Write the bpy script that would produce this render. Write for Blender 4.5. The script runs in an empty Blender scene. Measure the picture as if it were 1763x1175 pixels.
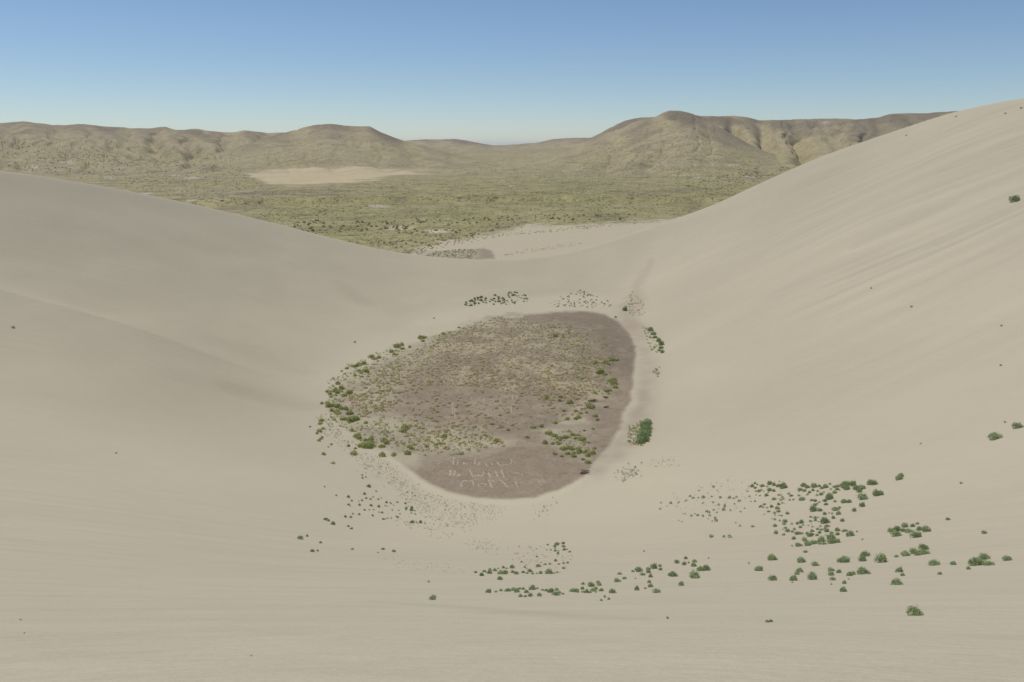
import bpy, math
import numpy as np
from mathutils import Vector, Matrix

# ---------------------------------------------------------------- camera, sky, sun, exposure
FPX = 1371.0; PITCH = math.atan((587.5-252)/FPX); CAM_Z = 60.0
scene = bpy.context.scene
col = scene.collection
cam_d = bpy.data.cameras.new('camera'); cam = bpy.data.objects.new('camera', cam_d); col.objects.link(cam)
cam_d.sensor_fit = 'HORIZONTAL'; cam_d.sensor_width = 36.0; cam_d.lens = 36.0*FPX/1763.0
cam_d.clip_start = 0.1; cam_d.clip_end = 60000
cam.location = (0, 0, CAM_Z); cam.rotation_euler = (math.pi/2-PITCH, 0, 0)
scene.camera = cam
SUN_EL = math.radians(67.0); SUN_AZ = math.radians(-55.0)       # azimuth from straight ahead, negative is left
sun_dir = Vector((math.sin(SUN_AZ)*math.cos(SUN_EL), math.cos(SUN_AZ)*math.cos(SUN_EL), math.sin(SUN_EL)))
world = bpy.data.worlds.new('World'); scene.world = world; world.use_nodes = True
wn = world.node_tree.nodes; wl = world.node_tree.links; wn.clear()
wo = wn.new('ShaderNodeOutputWorld'); bg = wn.new('ShaderNodeBackground'); sky = wn.new('ShaderNodeTexSky')
sky.sky_type = 'NISHITA'; sky.sun_disc = False
sky.sun_elevation = SUN_EL; sky.sun_rotation = SUN_AZ
sky.altitude = 2600; sky.air_density = 1.15; sky.dust_density = 0.4; sky.ozone_density = 4.2
bg.inputs['Strength'].default_value = 0.090
wl.new(sky.outputs[0], bg.inputs[0]); wl.new(bg.outputs[0], wo.inputs[0])
sd_ = bpy.data.lights.new('sun', 'SUN'); so_ = bpy.data.objects.new('sun', sd_); col.objects.link(so_)
sd_.energy = 3.5; sd_.angle = math.radians(0.53); sd_.color = (1.0, 0.955, 0.89)
so_.rotation_euler = sun_dir.to_track_quat('Z', 'Y').to_euler(); so_.location = (-200, 60, 400)
vs = scene.view_settings
vs.view_transform = 'Standard'; vs.look = 'None'; vs.gamma = 1.0; vs.exposure = 0.0; vs.use_curve_mapping = False
scene.cycles.max_bounces = 6; scene.cycles.diffuse_bounces = 3; scene.cycles.transparent_max_bounces = 4
scene.cycles.use_denoising = True

# ---------------------------------------------------------------- terrain function
rng = np.random.RandomState(7)
_P = rng.permutation(4096); _G = rng.uniform(-1, 1, 4096)
def vnoise(x, y, seed=0):
    xi = np.floor(x).astype(np.int64); yi = np.floor(y).astype(np.int64)
    fx = x - xi; fy = y - yi
    fx = fx*fx*fx*(fx*(fx*6-15)+10); fy = fy*fy*fy*(fy*(fy*6-15)+10)
    def h(a, b): return _G[_P[(_P[(a + seed*131) & 4095] + b) & 4095]]
    a = h(xi, yi); b = h(xi+1, yi); c = h(xi, yi+1); d = h(xi+1, yi+1)
    return (a*(1-fx)+b*fx)*(1-fy) + (c*(1-fx)+d*fx)*fy
def fbm(x, y, o=4, seed=0, g=0.5):
    s = 0; a = 1.0; t = 0
    for k in range(o):
        s = s + a*vnoise(x*2**k + 17.3*k, y*2**k - 9.1*k, seed+k); t += a; a *= g
    return s/t
def sstep(a, b, x):
    t = np.clip((x-a)/(b-a), 0, 1); return t*t*(3-2*t)
def smin(a, b, k): return 0.5*(a+b-np.sqrt((a-b)**2+k*k))
def smax(a, b, k): return 0.5*(a+b+np.sqrt((a-b)**2+k*k))
def ray(px, py):
    px = np.asarray(px, float); py = np.asarray(py, float)
    u = (px-881.5)/FPX; v = (587.5-py)/FPX
    cp, sp = math.cos(PITCH), math.sin(PITCH)
    return u, cp+v*sp, -sp+v*cp                     # x, y, z of the view ray through a point of the photo
def on_plane(px, py, z=0.0):
    dx, dy, dz = ray(px, py); t = (z-CAM_Z)/dz
    return dx*t, dy*t
def at_range(px, py, R):
    dx, dy, dz = ray(px, py); t = R/np.hypot(dx, dy)
    return dx*t, dy*t, CAM_Z+dz*t

CX, CY = -5.0, 205.0                                 # middle of the crater floor
def periodic(points, vals):                          # smooth periodic interpolation over the polar angle about the middle
    th = np.arctan2(points[:, 1]-CY, points[:, 0]-CX)
    o = np.argsort(th); th = th[o]; vals = np.asarray(vals)[o]
    g = np.linspace(-math.pi, math.pi, 1441)[:-1]
    v = np.interp(g, np.r_[th[-1]-2*math.pi, th, th[0]+2*math.pi], np.r_[vals[-1], vals, vals[0]])
    k = np.exp(-np.linspace(-2.2, 2.2, 45)**2); k /= k.sum()
    v = np.convolve(np.r_[v[-22:], v, v[:22]], k, 'valid')
    return lambda t: np.interp(t, np.r_[g, math.pi], np.r_[v, v[0]])
FOOT = [(880,872),(750,866),(650,812),(575,770),(525,735),(535,680),(585,628),(690,572),(800,533),(900,517),
        (1000,512),(1065,516),(1112,556),(1132,620),(1128,700),(1118,780),(1060,832),(965,868)]
fx, fy = on_plane([p[0] for p in FOOT], [p[1] for p in FOOT])
fp = np.c_[fx, fy]
foot_r = periodic(fp, np.hypot(fx-CX, fy-CY))
RIM = [(0,290,300),(100,305,310),(200,322,320),(300,342,330),(400,364.5,338),(480,384,343),(560,405,346),(640,424.5,349),(700,435.5,351),(760,441.5,352),
       (810,445,352),(860,446,353),(910,443.5,355),(960,437,358),(1020,422,362),(1060,410,364),(1100,395,366),(1160,376,369),(1230,351,368),(1320,308,364),(1420,264,358),
       (1540,223,350),(1640,190,342),(1700,177,336),(1763,165,330)]
ax, ay, az_ = at_range([p[0] for p in RIM], [p[1] for p in RIM], np.array([p[2] for p in RIM], float))
extra = np.array([(-190,195,54),(-188,130,55.5),(-160,65,57.5),(-105,26,59.4),(-60,8,60.0),(-25,-0.5,60.5),(-5,-2.0,60.7),(20,-0.5,60.8),(60,8,61.3),(115,35,64),(165,85,70),(198,160,77),(200,225,80.5)], float)
rp = np.r_[np.c_[ax, ay, az_], extra]
rim_r = periodic(rp[:, :2], np.hypot(rp[:, 0]-CX, rp[:, 1]-CY))
rim_z = periodic(rp[:, :2], rp[:, 2])
def wrap(a): return (a+math.pi) % (2*math.pi) - math.pi
SPUR = math.radians(-171.0)

def hills(x, y):
    R = np.hypot(x, y); az = np.arctan2(x, y)
    X = 881.5 + FPX*np.tan(np.clip(az, -1.2, 1.2))
    X = np.where(np.abs(az) > 1.2, 881.5+FPX*np.tan(1.2)*np.sign(az)+(np.abs(az)-1.2)*4000*np.sign(az), X)
    n1 = fbm(x/420, y/420, 4, 3); n2 = fbm(x/120, y/120, 4, 9)
    out = np.zeros_like(x); rock = np.zeros_like(x)
    for (Rf, Rc, pw, pts, gs, ga, seed, back, wob) in HILLS:
        px = np.array([p[0] for p in pts], float); py = np.array([p[1] for p in pts], float)
        sy = np.interp(X, px, py)
        _, dy_, dz_ = ray(X, sy)
        hd = np.hypot((X-881.5)/FPX, dy_)
        Rcv = Rc*(1+wob*vnoise(X/130.0, 0*X, seed)); Rfv = Rf*(1+0.10*vnoise(X/210.0, 0*X+3, seed))
        zc = CAM_Z + dz_/hd*Rcv
        t = (R-Rfv)/(Rcv-Rfv)
        tc = np.clip(t, 0, 1)
        warp = X + 30*n1 + 7*n2
        ph = warp/gs*6.283 + 3.0*vnoise(X/170.0, R/800.0, seed+20)
        gul = (0.5+0.5*np.cos(ph))**1.6*(0.55+0.6*vnoise(X/90.0, R/1500.0, seed+23))
        g2 = np.abs(vnoise(warp/(gs*0.33)+seed*5.7, R/420.0, seed+31)); gul2 = np.exp(-(g2/0.26)**2)
        z = zc*tc**pw
        z = z - ga*zc*(tc*(1-tc)*3.2)**0.8*(1.0*gul+0.28*gul2-0.35)
        z = np.where(t > 1, zc-back*(R-Rcv)+0.0*z, z)
        z = np.where(t < 0, 0, z)
        rock = np.where(z > out, np.clip(tc, 0, 1)*(0.4+0.6*(1-gul)), rock)
        out = smax(out, z, 3.0)-1.5*0
    amp = sstep(1500, 2600, R)
    out = out + amp*(n2*2.6 + n1*3.0) + sstep(1700, 2600, R)*(fbm(x/45, y/45, 3, 40)*1.5 - 2.2*np.exp(-(np.abs(vnoise(x/75+0.6*n2, y/150, 44))/0.13)**2))
    return out, rock
HILLS = [
 (2300, 5600, 1.5, [(-900,225),(600,243),(690,243.5),(730,241),(770,240.5),(785,239.5),(803,242),(830,247.5),(850,251),(880,249),(920,246.5),(950,240),(990,237.5),(1030,237),(1100,239),(3000,225)], 55, .16, 1, .03, .02),
 (1700, 3500, 1.7, [(-3000,200),(-600,205),(-200,214),(0,211),(30,212),(68,209.5),(85,211),(116,215),(140,216.5),(163,214.5),(185,216.5),(204,219),(235,219.5),(252,222),(283,221),(306,217.5),(322,223.5),(340,224),(358,222),(371,226),(402,228.5),(420,227),(436,223.5),(456,225.6),(477,228),(500,228),(520,229),(560,240),(620,262),(700,300),(3000,300)], 58, .32, 2, .02, .02),
 (1500, 2500, 1.9, [(-900,330),(250,300),(380,268),(440,247),(475,236),(510,228),(535,219.5),(560,214.5),(580,213.5),(605,217),(645,218),(662,227),(685,237),(705,243.5),(740,254),(800,268),(880,285),(980,330),(3000,330)], 70, .15, 3, .02, .03),
 (2000, 3400, 1.5, [(-900,330),(860,300),(940,268),(1000,244),(1030,229),(1055,214),(1078,204),(1100,202),(1150,202),(1250,215),(1400,260),(1600,300),(3000,330)], 70, .20, 4, .02, .02),
 (1750, 3100, 1.6, [(-900,330),(1100,250),(1160,210),(1195,199),(1250,200),(1272,203),(1290,206.5),(1370,207),(1450,206),(1490,203),(1508,197),(1550,195),(1600,193),(1635,189.5),(1700,187),(1850,184),(2400,190),(3000,200)], 60, .36, 5, .01, .04),
 (1350, 2350, 2.0, [(-900,340),(820,292),(900,276),(960,262),(1010,250),(1050,236),(1085,220),(1112,206),(1132,194),(1141,190.3),(1160,190.8),(1180,195),(1190,198.5),(1215,213),(1250,233),(1300,258),(1360,280),(1500,310),(3000,330)], 66, .11, 6, .03, .02),
]
def plain(x, y):
    R = np.hypot(x, y)
    z = 0.6*fbm(x/60, y/60, 3, 50)*sstep(380, 520, R)*sstep(1.0, 2.0, R/260) + 2.2*fbm(x/260, y/260, 3, 55)*sstep(600, 1200, R)
    return z
def dune_parts(x, y):
    dx, dy = x-CX, y-CY
    r = np.hypot(dx, dy); th = np.arctan2(dy, dx)
    rf, rr, zr = foot_r(th), rim_r(th), rim_z(th)
    u = (r-rf)/(rr-rf)
    return r, th, rf, rr, zr, u
def bowl(x, y):
    r, th, rf, rr, zr, u = dune_parts(x, y)
    L = rr-rf
    south = np.exp(-(wrap(th+math.pi/2)/0.75)**2)
    east = np.exp(-(wrap(th-0.25)/0.8)**2)
    a = 0.62*south + (1-south)*(0.55+0.25*east)
    e = 0.05
    us = (np.sqrt(u*u+e*e)+u)/2
    uu = np.minimum(us, 1.0)
    zin = zr*(a*uu+(1-a)*uu*uu) + (us > 1)*(us-1)*zr*(2-a)
    # spur running down from the left rim to the floor
    d = wrap(th-SPUR)
    sp = np.where(d > 0, np.exp(-np.abs(d)/0.6), np.exp(-np.abs(d)/0.22))
    w = sstep(0.02, 0.35, us)*(1-sstep(0.75, 1.15, us))
    zin = zin + 6.5*sp*w*np.where(np.abs(d) < 2.5, 1, 0)
    # soft hollows and swells of the sand
    zin = zin + 0.9*fbm(x/34, y/34, 3, 70)*sstep(0.05, 0.3, us)*(1-south*0.85)*(1-sstep(.8, 1.0, us))
    # fall-line ribs on the right-hand face
    phi = np.arctan2(y-205, 280-x); ribs = fbm(phi*60, np.hypot(y-205, 280-x)/60, 3, 80)
    zin = zin + 0.16*ribs*sstep(0.1, 0.4, us)*east*(1-sstep(.85, 1.0, us))
    so = 0.26 - 0.2*south
    zout = zr - so*(r-rr)
    k = 1.3 + 3.2*np.exp(-(wrap(th+math.pi/2)/0.5)**2)
    return smin(zin, zout, k), us
def H(x, y):
    x = np.asarray(x, float); y = np.asarray(y, float)
    R = np.hypot(x, y)
    zb, us = bowl(x, y)
    r = np.hypot(x-CX, y-CY)
    zp = plain(x, y)
    z = smax(zb, zp, 0.6)
    far = R > 900
    if np.any(far):
        zz = np.array(z); hh, _ = hills(x[far], y[far])
        zz[far] = smax(hh + zp[far], 0*hh, 1.0) if False else hh + zp[far]
        z = zz
    return z
def cast(px, py, rmax=1500.0):
    px = np.atleast_1d(np.asarray(px, float)); py = np.atleast_1d(np.asarray(py, float))
    dx, dy, dz = ray(px, py); h = np.hypot(dx, dy)
    c, s_ = dx/h, dy/h; m = dz/h
    Rs = np.geomspace(3.0, rmax, 330)
    X = c[:, None]*Rs; Y = s_[:, None]*Rs; Z = CAM_Z+m[:, None]*Rs
    D = H(X.ravel(), Y.ravel()).reshape(X.shape)-Z
    i = np.argmax(D > 0, axis=1); i = np.where((D > 0).any(axis=1), np.maximum(i, 1), len(Rs)-1)
    lo, hi = Rs[i-1], Rs[i]
    for _ in range(14):
        md = 0.5*(lo+hi); b = H(c*md, s_*md) > CAM_Z+m*md
        hi = np.where(b, md, hi); lo = np.where(b, lo, md)
    R = 0.5*(lo+hi); x = c*R; y = s_*R; z = H(x, y)
    return x, y, z, np.hypot(R, CAM_Z-z)

# ---------------------------------------------------------------- ground sheet: dune, crater floor, plain, hills
def project(x, y, z):
    cp, sp = math.cos(PITCH), math.sin(PITCH)
    zz = z-CAM_Z
    d = y*cp - zz*sp; v = y*sp + zz*cp
    d = np.where(d < 0.05, 0.05, d)
    return 881.5+FPX*x/d, 587.5-FPX*v/d
def poly_sd(px, py, poly):
    """signed distance in photo points: positive inside"""
    P = np.array(poly, float); Q = np.roll(P, -1, axis=0)
    best = np.full(px.shape, 1e9); inside = np.zeros(px.shape, bool)
    for (x0, y0), (x1, y1) in zip(P, Q):
        ex, ey = x1-x0, y1-y0; wx, wy = px-x0, py-y0
        t = np.clip((wx*ex+wy*ey)/(ex*ex+ey*ey), 0, 1)
        best = np.minimum(best, np.hypot(wx-t*ex, wy-t*ey))
        c = ((y0 <= py) != (y1 <= py)) & (px < (x1-x0)*(py-y0)/((y1-y0) if y1 != y0 else 1e-9)+x0)
        inside ^= c
    return np.where(inside, best, -best)
def line_d(px, py, pts):
    """distance over half width along a polyline of (x, y, width)"""
    best = np.full(px.shape, 1e9)
    for (x0, y0, w0), (x1, y1, w1) in zip(pts[:-1], pts[1:]):
        ex, ey = x1-x0, y1-y0
        t = np.clip(((px-x0)*ex+(py-y0)*ey)/(ex*ex+ey*ey), 0, 1)
        best = np.minimum(best, np.hypot(px-x0-t*ex, py-y0-t*ey)/(w0+(w1-w0)*t)*2)
    return best
MUD = [(880,861),(820,857),(770,848),(735,832),(705,808),(672,783),(640,770),(600,745),(575,720),(565,690),(580,665),(610,640),(660,615),(720,590),
       (780,563),(840,550),(890,542),(950,537),(1000,535),(1040,540),(1065,553),(1085,575),(1095,600),(1094,625),(1090,650),(1083,690),(1070,730),
       (1050,765),(1030,790),(1005,822),(960,845),(920,857)]
SANDY = [(555,700),(580,645),(660,605),(780,560),(850,552),(800,585),(740,630),(700,665),(690,700),(740,725),(830,735),(890,752),(860,775),(760,792),(690,800),(600,755)]
SANDY2 = [(935,740),(960,722),(1000,700),(1020,735),(1010,760),(1035,785),(1010,800),(960,770)]
FLOOR = [(880,863),(815,861),(760,853),(720,835),(680,800),(640,792),(575,770),(540,740),(545,690),(575,640),(640,605),(720,575),(790,548),(860,538),
         (950,533),(1010,531),(1060,540),(1092,575),(1112,620),(1110,680),(1095,740),(1060,785),(1015,828),(960,852)]
PATH = [(1122,450,12),(1112,470,16),(1096,490,24),(1090,515,44),(1082,545,46),(1092,575,34),(1108,610,30),(1110,650,28),(1104,700,34),(1090,740,44),(1062,775,46),(1030,805,36)]
BASIN = [(712,441),(730,434),(760,431),(800,429),(835,427),(845,433),(853,446),(800,452),(712,452)]
SANDFLAT = [(560,425),(690,438),(722,426),(770,413),(850,404),(880,397),(905,389),(1000,388),(1100,384),(1180,376),(1300,330),(1300,470),(560,470)]
PLAYA = [(425,300),(470,291.5),(560,290.5),(640,293),(720,297),(775,300),(700,303),(660,307),(600,315),(540,320),(465,321),(450,312)]
GREEN = [(420,385),(500,345),(640,330),(760,322),(950,309),(1150,316),(1360,322),(1200,368),(900,388),(600,425)]
PALE = [(250,333,16,2.6),(215,330,10,2),(326,344,11,2.2),(335,306,14,2.4),(300,302,9,1.8),(210,289,9,1.6),(190,306,10,2.2),(55,288,12,2),(322,308,6,2),
        (115,280,12,3),(880,320,9,1.6),(1200,306,9,2),(650,355,22,3),(720,345,18,2),(1290,305,10,2),(1160,256,8,2),(1420,212,12,3),(1260,285,9,2),(690,392,22,3),(760,398,26,3)]
SAND = np.array((0.415, 0.368, 0.268)); MUDC = np.array((0.222, 0.176, 0.127)); PATHC = np.array((0.305, 0.248, 0.188))
ROCKS = [([(1030,232),(1060,214),(1080,204),(1122,200),(1100,212),(1060,226)], .7), ([(1140,196),(1160,190),(1200,203),(1190,216),(1150,208)], .45), ([(1198,198),(1275,203),(1285,212),(1240,218),(1210,208)], .65),
         ([(1290,205),(1410,206),(1395,236),(1360,232),(1320,216)], .55), ([(1470,206),(1510,195),(1650,186),(1600,212),(1500,245),(1450,250)], .5),
         ([(318,222),(345,224),(372,244),(350,246)], .5), ([(150,214),(200,220),(215,236),(180,232)], .35), ([(760,240),(800,240),(835,249),(800,251)], .5), ([(640,218),(662,226),(705,244),(690,246),(655,234)], .45)]
def plan_line(pts):
    x_, y_, z_, d_ = cast([p[0] for p in pts], [p[1] for p in pts]); return [(float(a), float(b), p[2]) for a, b, p in zip(x_, y_, pts)]
DRIFTS_AND_SHADE = [(plan_line([(640,1036,0.7),(780,1045,1.3),(900,1055,1.7),(1000,1063,1.4),(1100,1066,0.8)]), 0, 0.075),
          (plan_line([(585,488,7),(605,510,9),(628,522,8)]), 0, 0.07), (plan_line([(380,590,9),(440,610,12),(520,640,8)]), 0, 0.05),  # left-wall and spur shading, here and next line, painted as darker sand
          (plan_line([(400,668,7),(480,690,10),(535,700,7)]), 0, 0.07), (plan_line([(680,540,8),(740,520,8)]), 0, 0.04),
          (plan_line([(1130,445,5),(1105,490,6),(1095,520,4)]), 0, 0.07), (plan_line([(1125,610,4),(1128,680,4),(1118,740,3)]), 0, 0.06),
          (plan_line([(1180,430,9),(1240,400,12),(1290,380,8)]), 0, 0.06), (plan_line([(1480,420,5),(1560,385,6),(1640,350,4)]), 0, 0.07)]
def colours(x, y, z):
    R = np.hypot(x, y)
    r, th, rf, rr, zr, u = dune_parts(x, y)
    px, py = project(x, y, z)
    n = len(x)
    inb = (u < 1.0)
    front = (y > 1) & (np.abs(px-881) < 1500)
    alb = np.tile(SAND, (n, 1)); sand = np.ones(n); mud = np.zeros(n); wild = np.zeros(n)
    nA = fbm(x/30, y/30, 4, 101); nB = fbm(x/7, y/7, 4, 105); nC = fbm(x/2.2, y/2.2, 3, 109)
    # slow drifts of slightly darker sand, plus painted left-wall and spur shading
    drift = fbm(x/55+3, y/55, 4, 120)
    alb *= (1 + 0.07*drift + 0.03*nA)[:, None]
    for (pts, wd_, k_) in DRIFTS_AND_SHADE:  # darker sand bands, plus bowl-wall shading tinted into the albedo
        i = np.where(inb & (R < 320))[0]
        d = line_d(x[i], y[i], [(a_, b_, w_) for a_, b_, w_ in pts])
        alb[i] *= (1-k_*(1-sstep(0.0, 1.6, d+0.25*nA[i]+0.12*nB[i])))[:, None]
    m = inb & front & (px > 480) & (px < 1200) & (py > 400) & (py < 900)
    i = np.where(m)[0]
    if len(i):
        a, b = px[i], py[i]
        s = poly_sd(a, b, MUD)
        soft = np.where(a < 900, np.where(b < 790, 16.0, 5.0), np.where(b > 560, 5.0+4.0*sstep(560, 700, b)*(1-sstep(740, 830, b)), 5.0))
        f = sstep(-0.5, 0.7, s/soft + (0.5*(soft > 8)+0.45)*nB[i]+0.3*nC[i])
        sd1 = sstep(-14, 18, poly_sd(a, b, SANDY) + 14*nA[i] + 10*nB[i])
        sd2 = sstep(-10, 10, poly_sd(a, b, SANDY2) + 8*nB[i])
        blot = sstep(0.05, 0.5, nB[i]*0.7+nC[i]*0.5 + 0.12)
        veg = 0.28*sstep(-5, 25, s)*(b < 770) + 0.8*sstep(-10, 30, poly_sd(a, b, [(600,640),(780,560),(900,548),(1000,570),(1050,620),(1040,690),(900,690),(740,660),(640,690)])+16*nA[i]+12*nB[i])
        f = f*(1-0.82*np.maximum(sd1, sd2*0.8)*(0.45+0.55*blot))*(1-0.42*veg*blot)
        f = f*(0.93+0.07*nB[i])
        lit = veg*sstep(-0.25, 0.45, nB[i]+0.6*nC[i])*0.42 + 0.35*sd1*sstep(-0.1, 0.5, nC[i]+0.5*nB[i])
        lit = np.clip(lit, 0, 0.7)*sstep(-12, 6, s)
        p = line_d(a, b, PATH)
        pf = (1-sstep(0.1, 1.4, p+0.5*nB[i]+0.3*nA[i]))*(0.52+0.5*nA[i]+0.3*nC[i]).clip(0.08, 0.75)*(1-f)*(0.45+0.55*sstep(480, 540, b))
        mud[i] = f
        alb[i] = alb[i]*(1-f-pf)[:, None] + (MUDC*((1+0.10*nB[i]+0.08*nC[i])*(1-0.24*sstep(-10, 30, poly_sd(a, b, [(880,530),(1060,530),(1110,600),(1100,660),(1040,650),(1020,590),(960,560)])+12*nB[i]))*(1+0.06*sstep(760, 840, b)))[:, None])*f[:, None] + PATHC*pf[:, None]
        rimw = sstep(-13, -8, s)*(1-sstep(-3, 0.5, s))*(a < 1000)*sstep(770, 800, b)
        alb[i] = alb[i]*(1+0.055*rimw)[:, None]
        alb[i] = alb[i]*(1-lit)[:, None] + np.array((0.320, 0.278, 0.170))*lit[:, None]
        sand[i] = 1-f
    # ---- country beyond the dunes
    o = (~inb) & (R > 250)
    fr = o & front
    grass = np.zeros(n)
    i = np.where(o)[0]
    if len(i):
        a, b = px[i], py[i]; Ri = R[i]
        big = fbm(x[i]/170, y[i]/170, 5, 130); mid = fbm(x[i]/45, y[i]/45, 4, 135); fin = fbm(x[i]/12, y[i]/12, 3, 140)
        dist_out = (r-rr)[i]
        g = sstep(40, 75, dist_out + 22*nA[i])
        sf = poly_sd(a, b, SANDFLAT)
        sf = np.where((Ri < 760) & front[i], sf, -50)
        g = np.where(front[i], g*(1-sstep(-4, 4, sf+6*nB[i]+5*mid)), g)
        olive = np.array((0.345, 0.302, 0.152)); green = np.array((0.312, 0.288, 0.126)); tan = np.array((0.360, 0.305, 0.185)); brown = np.array((0.250, 0.208, 0.128)); straw = np.array((0.38, 0.325, 0.20))
        c = np.tile(olive, (len(i), 1))
        def mix(c, k, f): return c*(1-f)[:, None] + k*f[:, None]
        c = mix(c, tan, sstep(-0.15, 0.45, big)*0.7)
        gr = sstep(-25, 25, poly_sd(a, b, GREEN)+30*big)*(Ri < 2200)
        c = mix(c, green, gr*(0.55+0.35*np.clip(mid+0.3, 0, 1)))
        far_g = sstep(900, 1900, Ri)
        c = mix(c, np.array((0.395,0.335,0.198)), far_g*(0.55+0.25*big)*(1-0.65*gr))
        c = mix(c, brown, sstep(0.1, 0.5, mid+0.4*big)*0.55)
        c = mix(c, straw, sstep(0.15, 0.55, -mid+0.3*fin)*0.35)
        hz = z[i]-0
        hh = sstep(12, 90, hz)
        c = mix(c, np.array((0.420,0.352,0.212)), hh*0.65)
        _, rock = hills(x[i], y[i])
        c = mix(c, np.array((0.255,0.210,0.145)), sstep(0.55, 0.95, rock+0.25*mid)*hh*0.75)
        pl = poly_sd(a, b, PLAYA)
        pl = sstep(-4, 4, pl+9*big+6*mid+3*fin)*(Ri < 2700)*(Ri > 1150)
        c = mix(c, np.array((0.53,0.435,0.275))*(1+0.12*mid)[:, None], pl*0.9)
        for (ex, ey, ew, eh) in PALE:
            d = np.hypot((a-ex)/ew, (b-ey)/eh)+0.8*fin+0.5*mid
            c = mix(c, np.array((0.52,0.45,0.34)), (1-sstep(0.5, 1.0, d))*0.85)
        for rp__, rk in ROCKS:
            rd = poly_sd(a, b, rp__)
            c = mix(c, np.array((0.185,0.152,0.112)), sstep(-3, 4, rd+5*mid+4*fin)*rk*(Ri > 1900))
        bs = sstep(-2.5, 2.5, poly_sd(a, b, BASIN)+4*nB[i]+5*nA[i])*(0.35+0.65*sstep(800, 835, a+12*nB[i]))*((Ri < 560) & front[i])
        sandc = SAND*np.array((1.0, 0.985, 0.95))
        cc = mix(np.tile(sandc, (len(i), 1)), c, g)
        cc = mix(cc, np.array((0.22,0.175,0.13)), bs*0.8)
        cc = cc*(1-0.12*g)[:, None]
        alb[i] = cc; wild[i] = g*(1-0.7*pl)*(1-0.42*sstep(1500, 2300, Ri)); sand[i] = 1-g; mud[i] = bs*0.6
    east = np.exp(-(wrap(th-0.2)/0.75)**2)*sstep(0.08, 0.3, u)*inb
    south = np.exp(-(wrap(th+1.95)/0.85)**2)*sstep(0.2, 0.5, u)*(1-sstep(70, 150, R))
    return alb, sand, mud, wild, r, th, east, south

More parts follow.
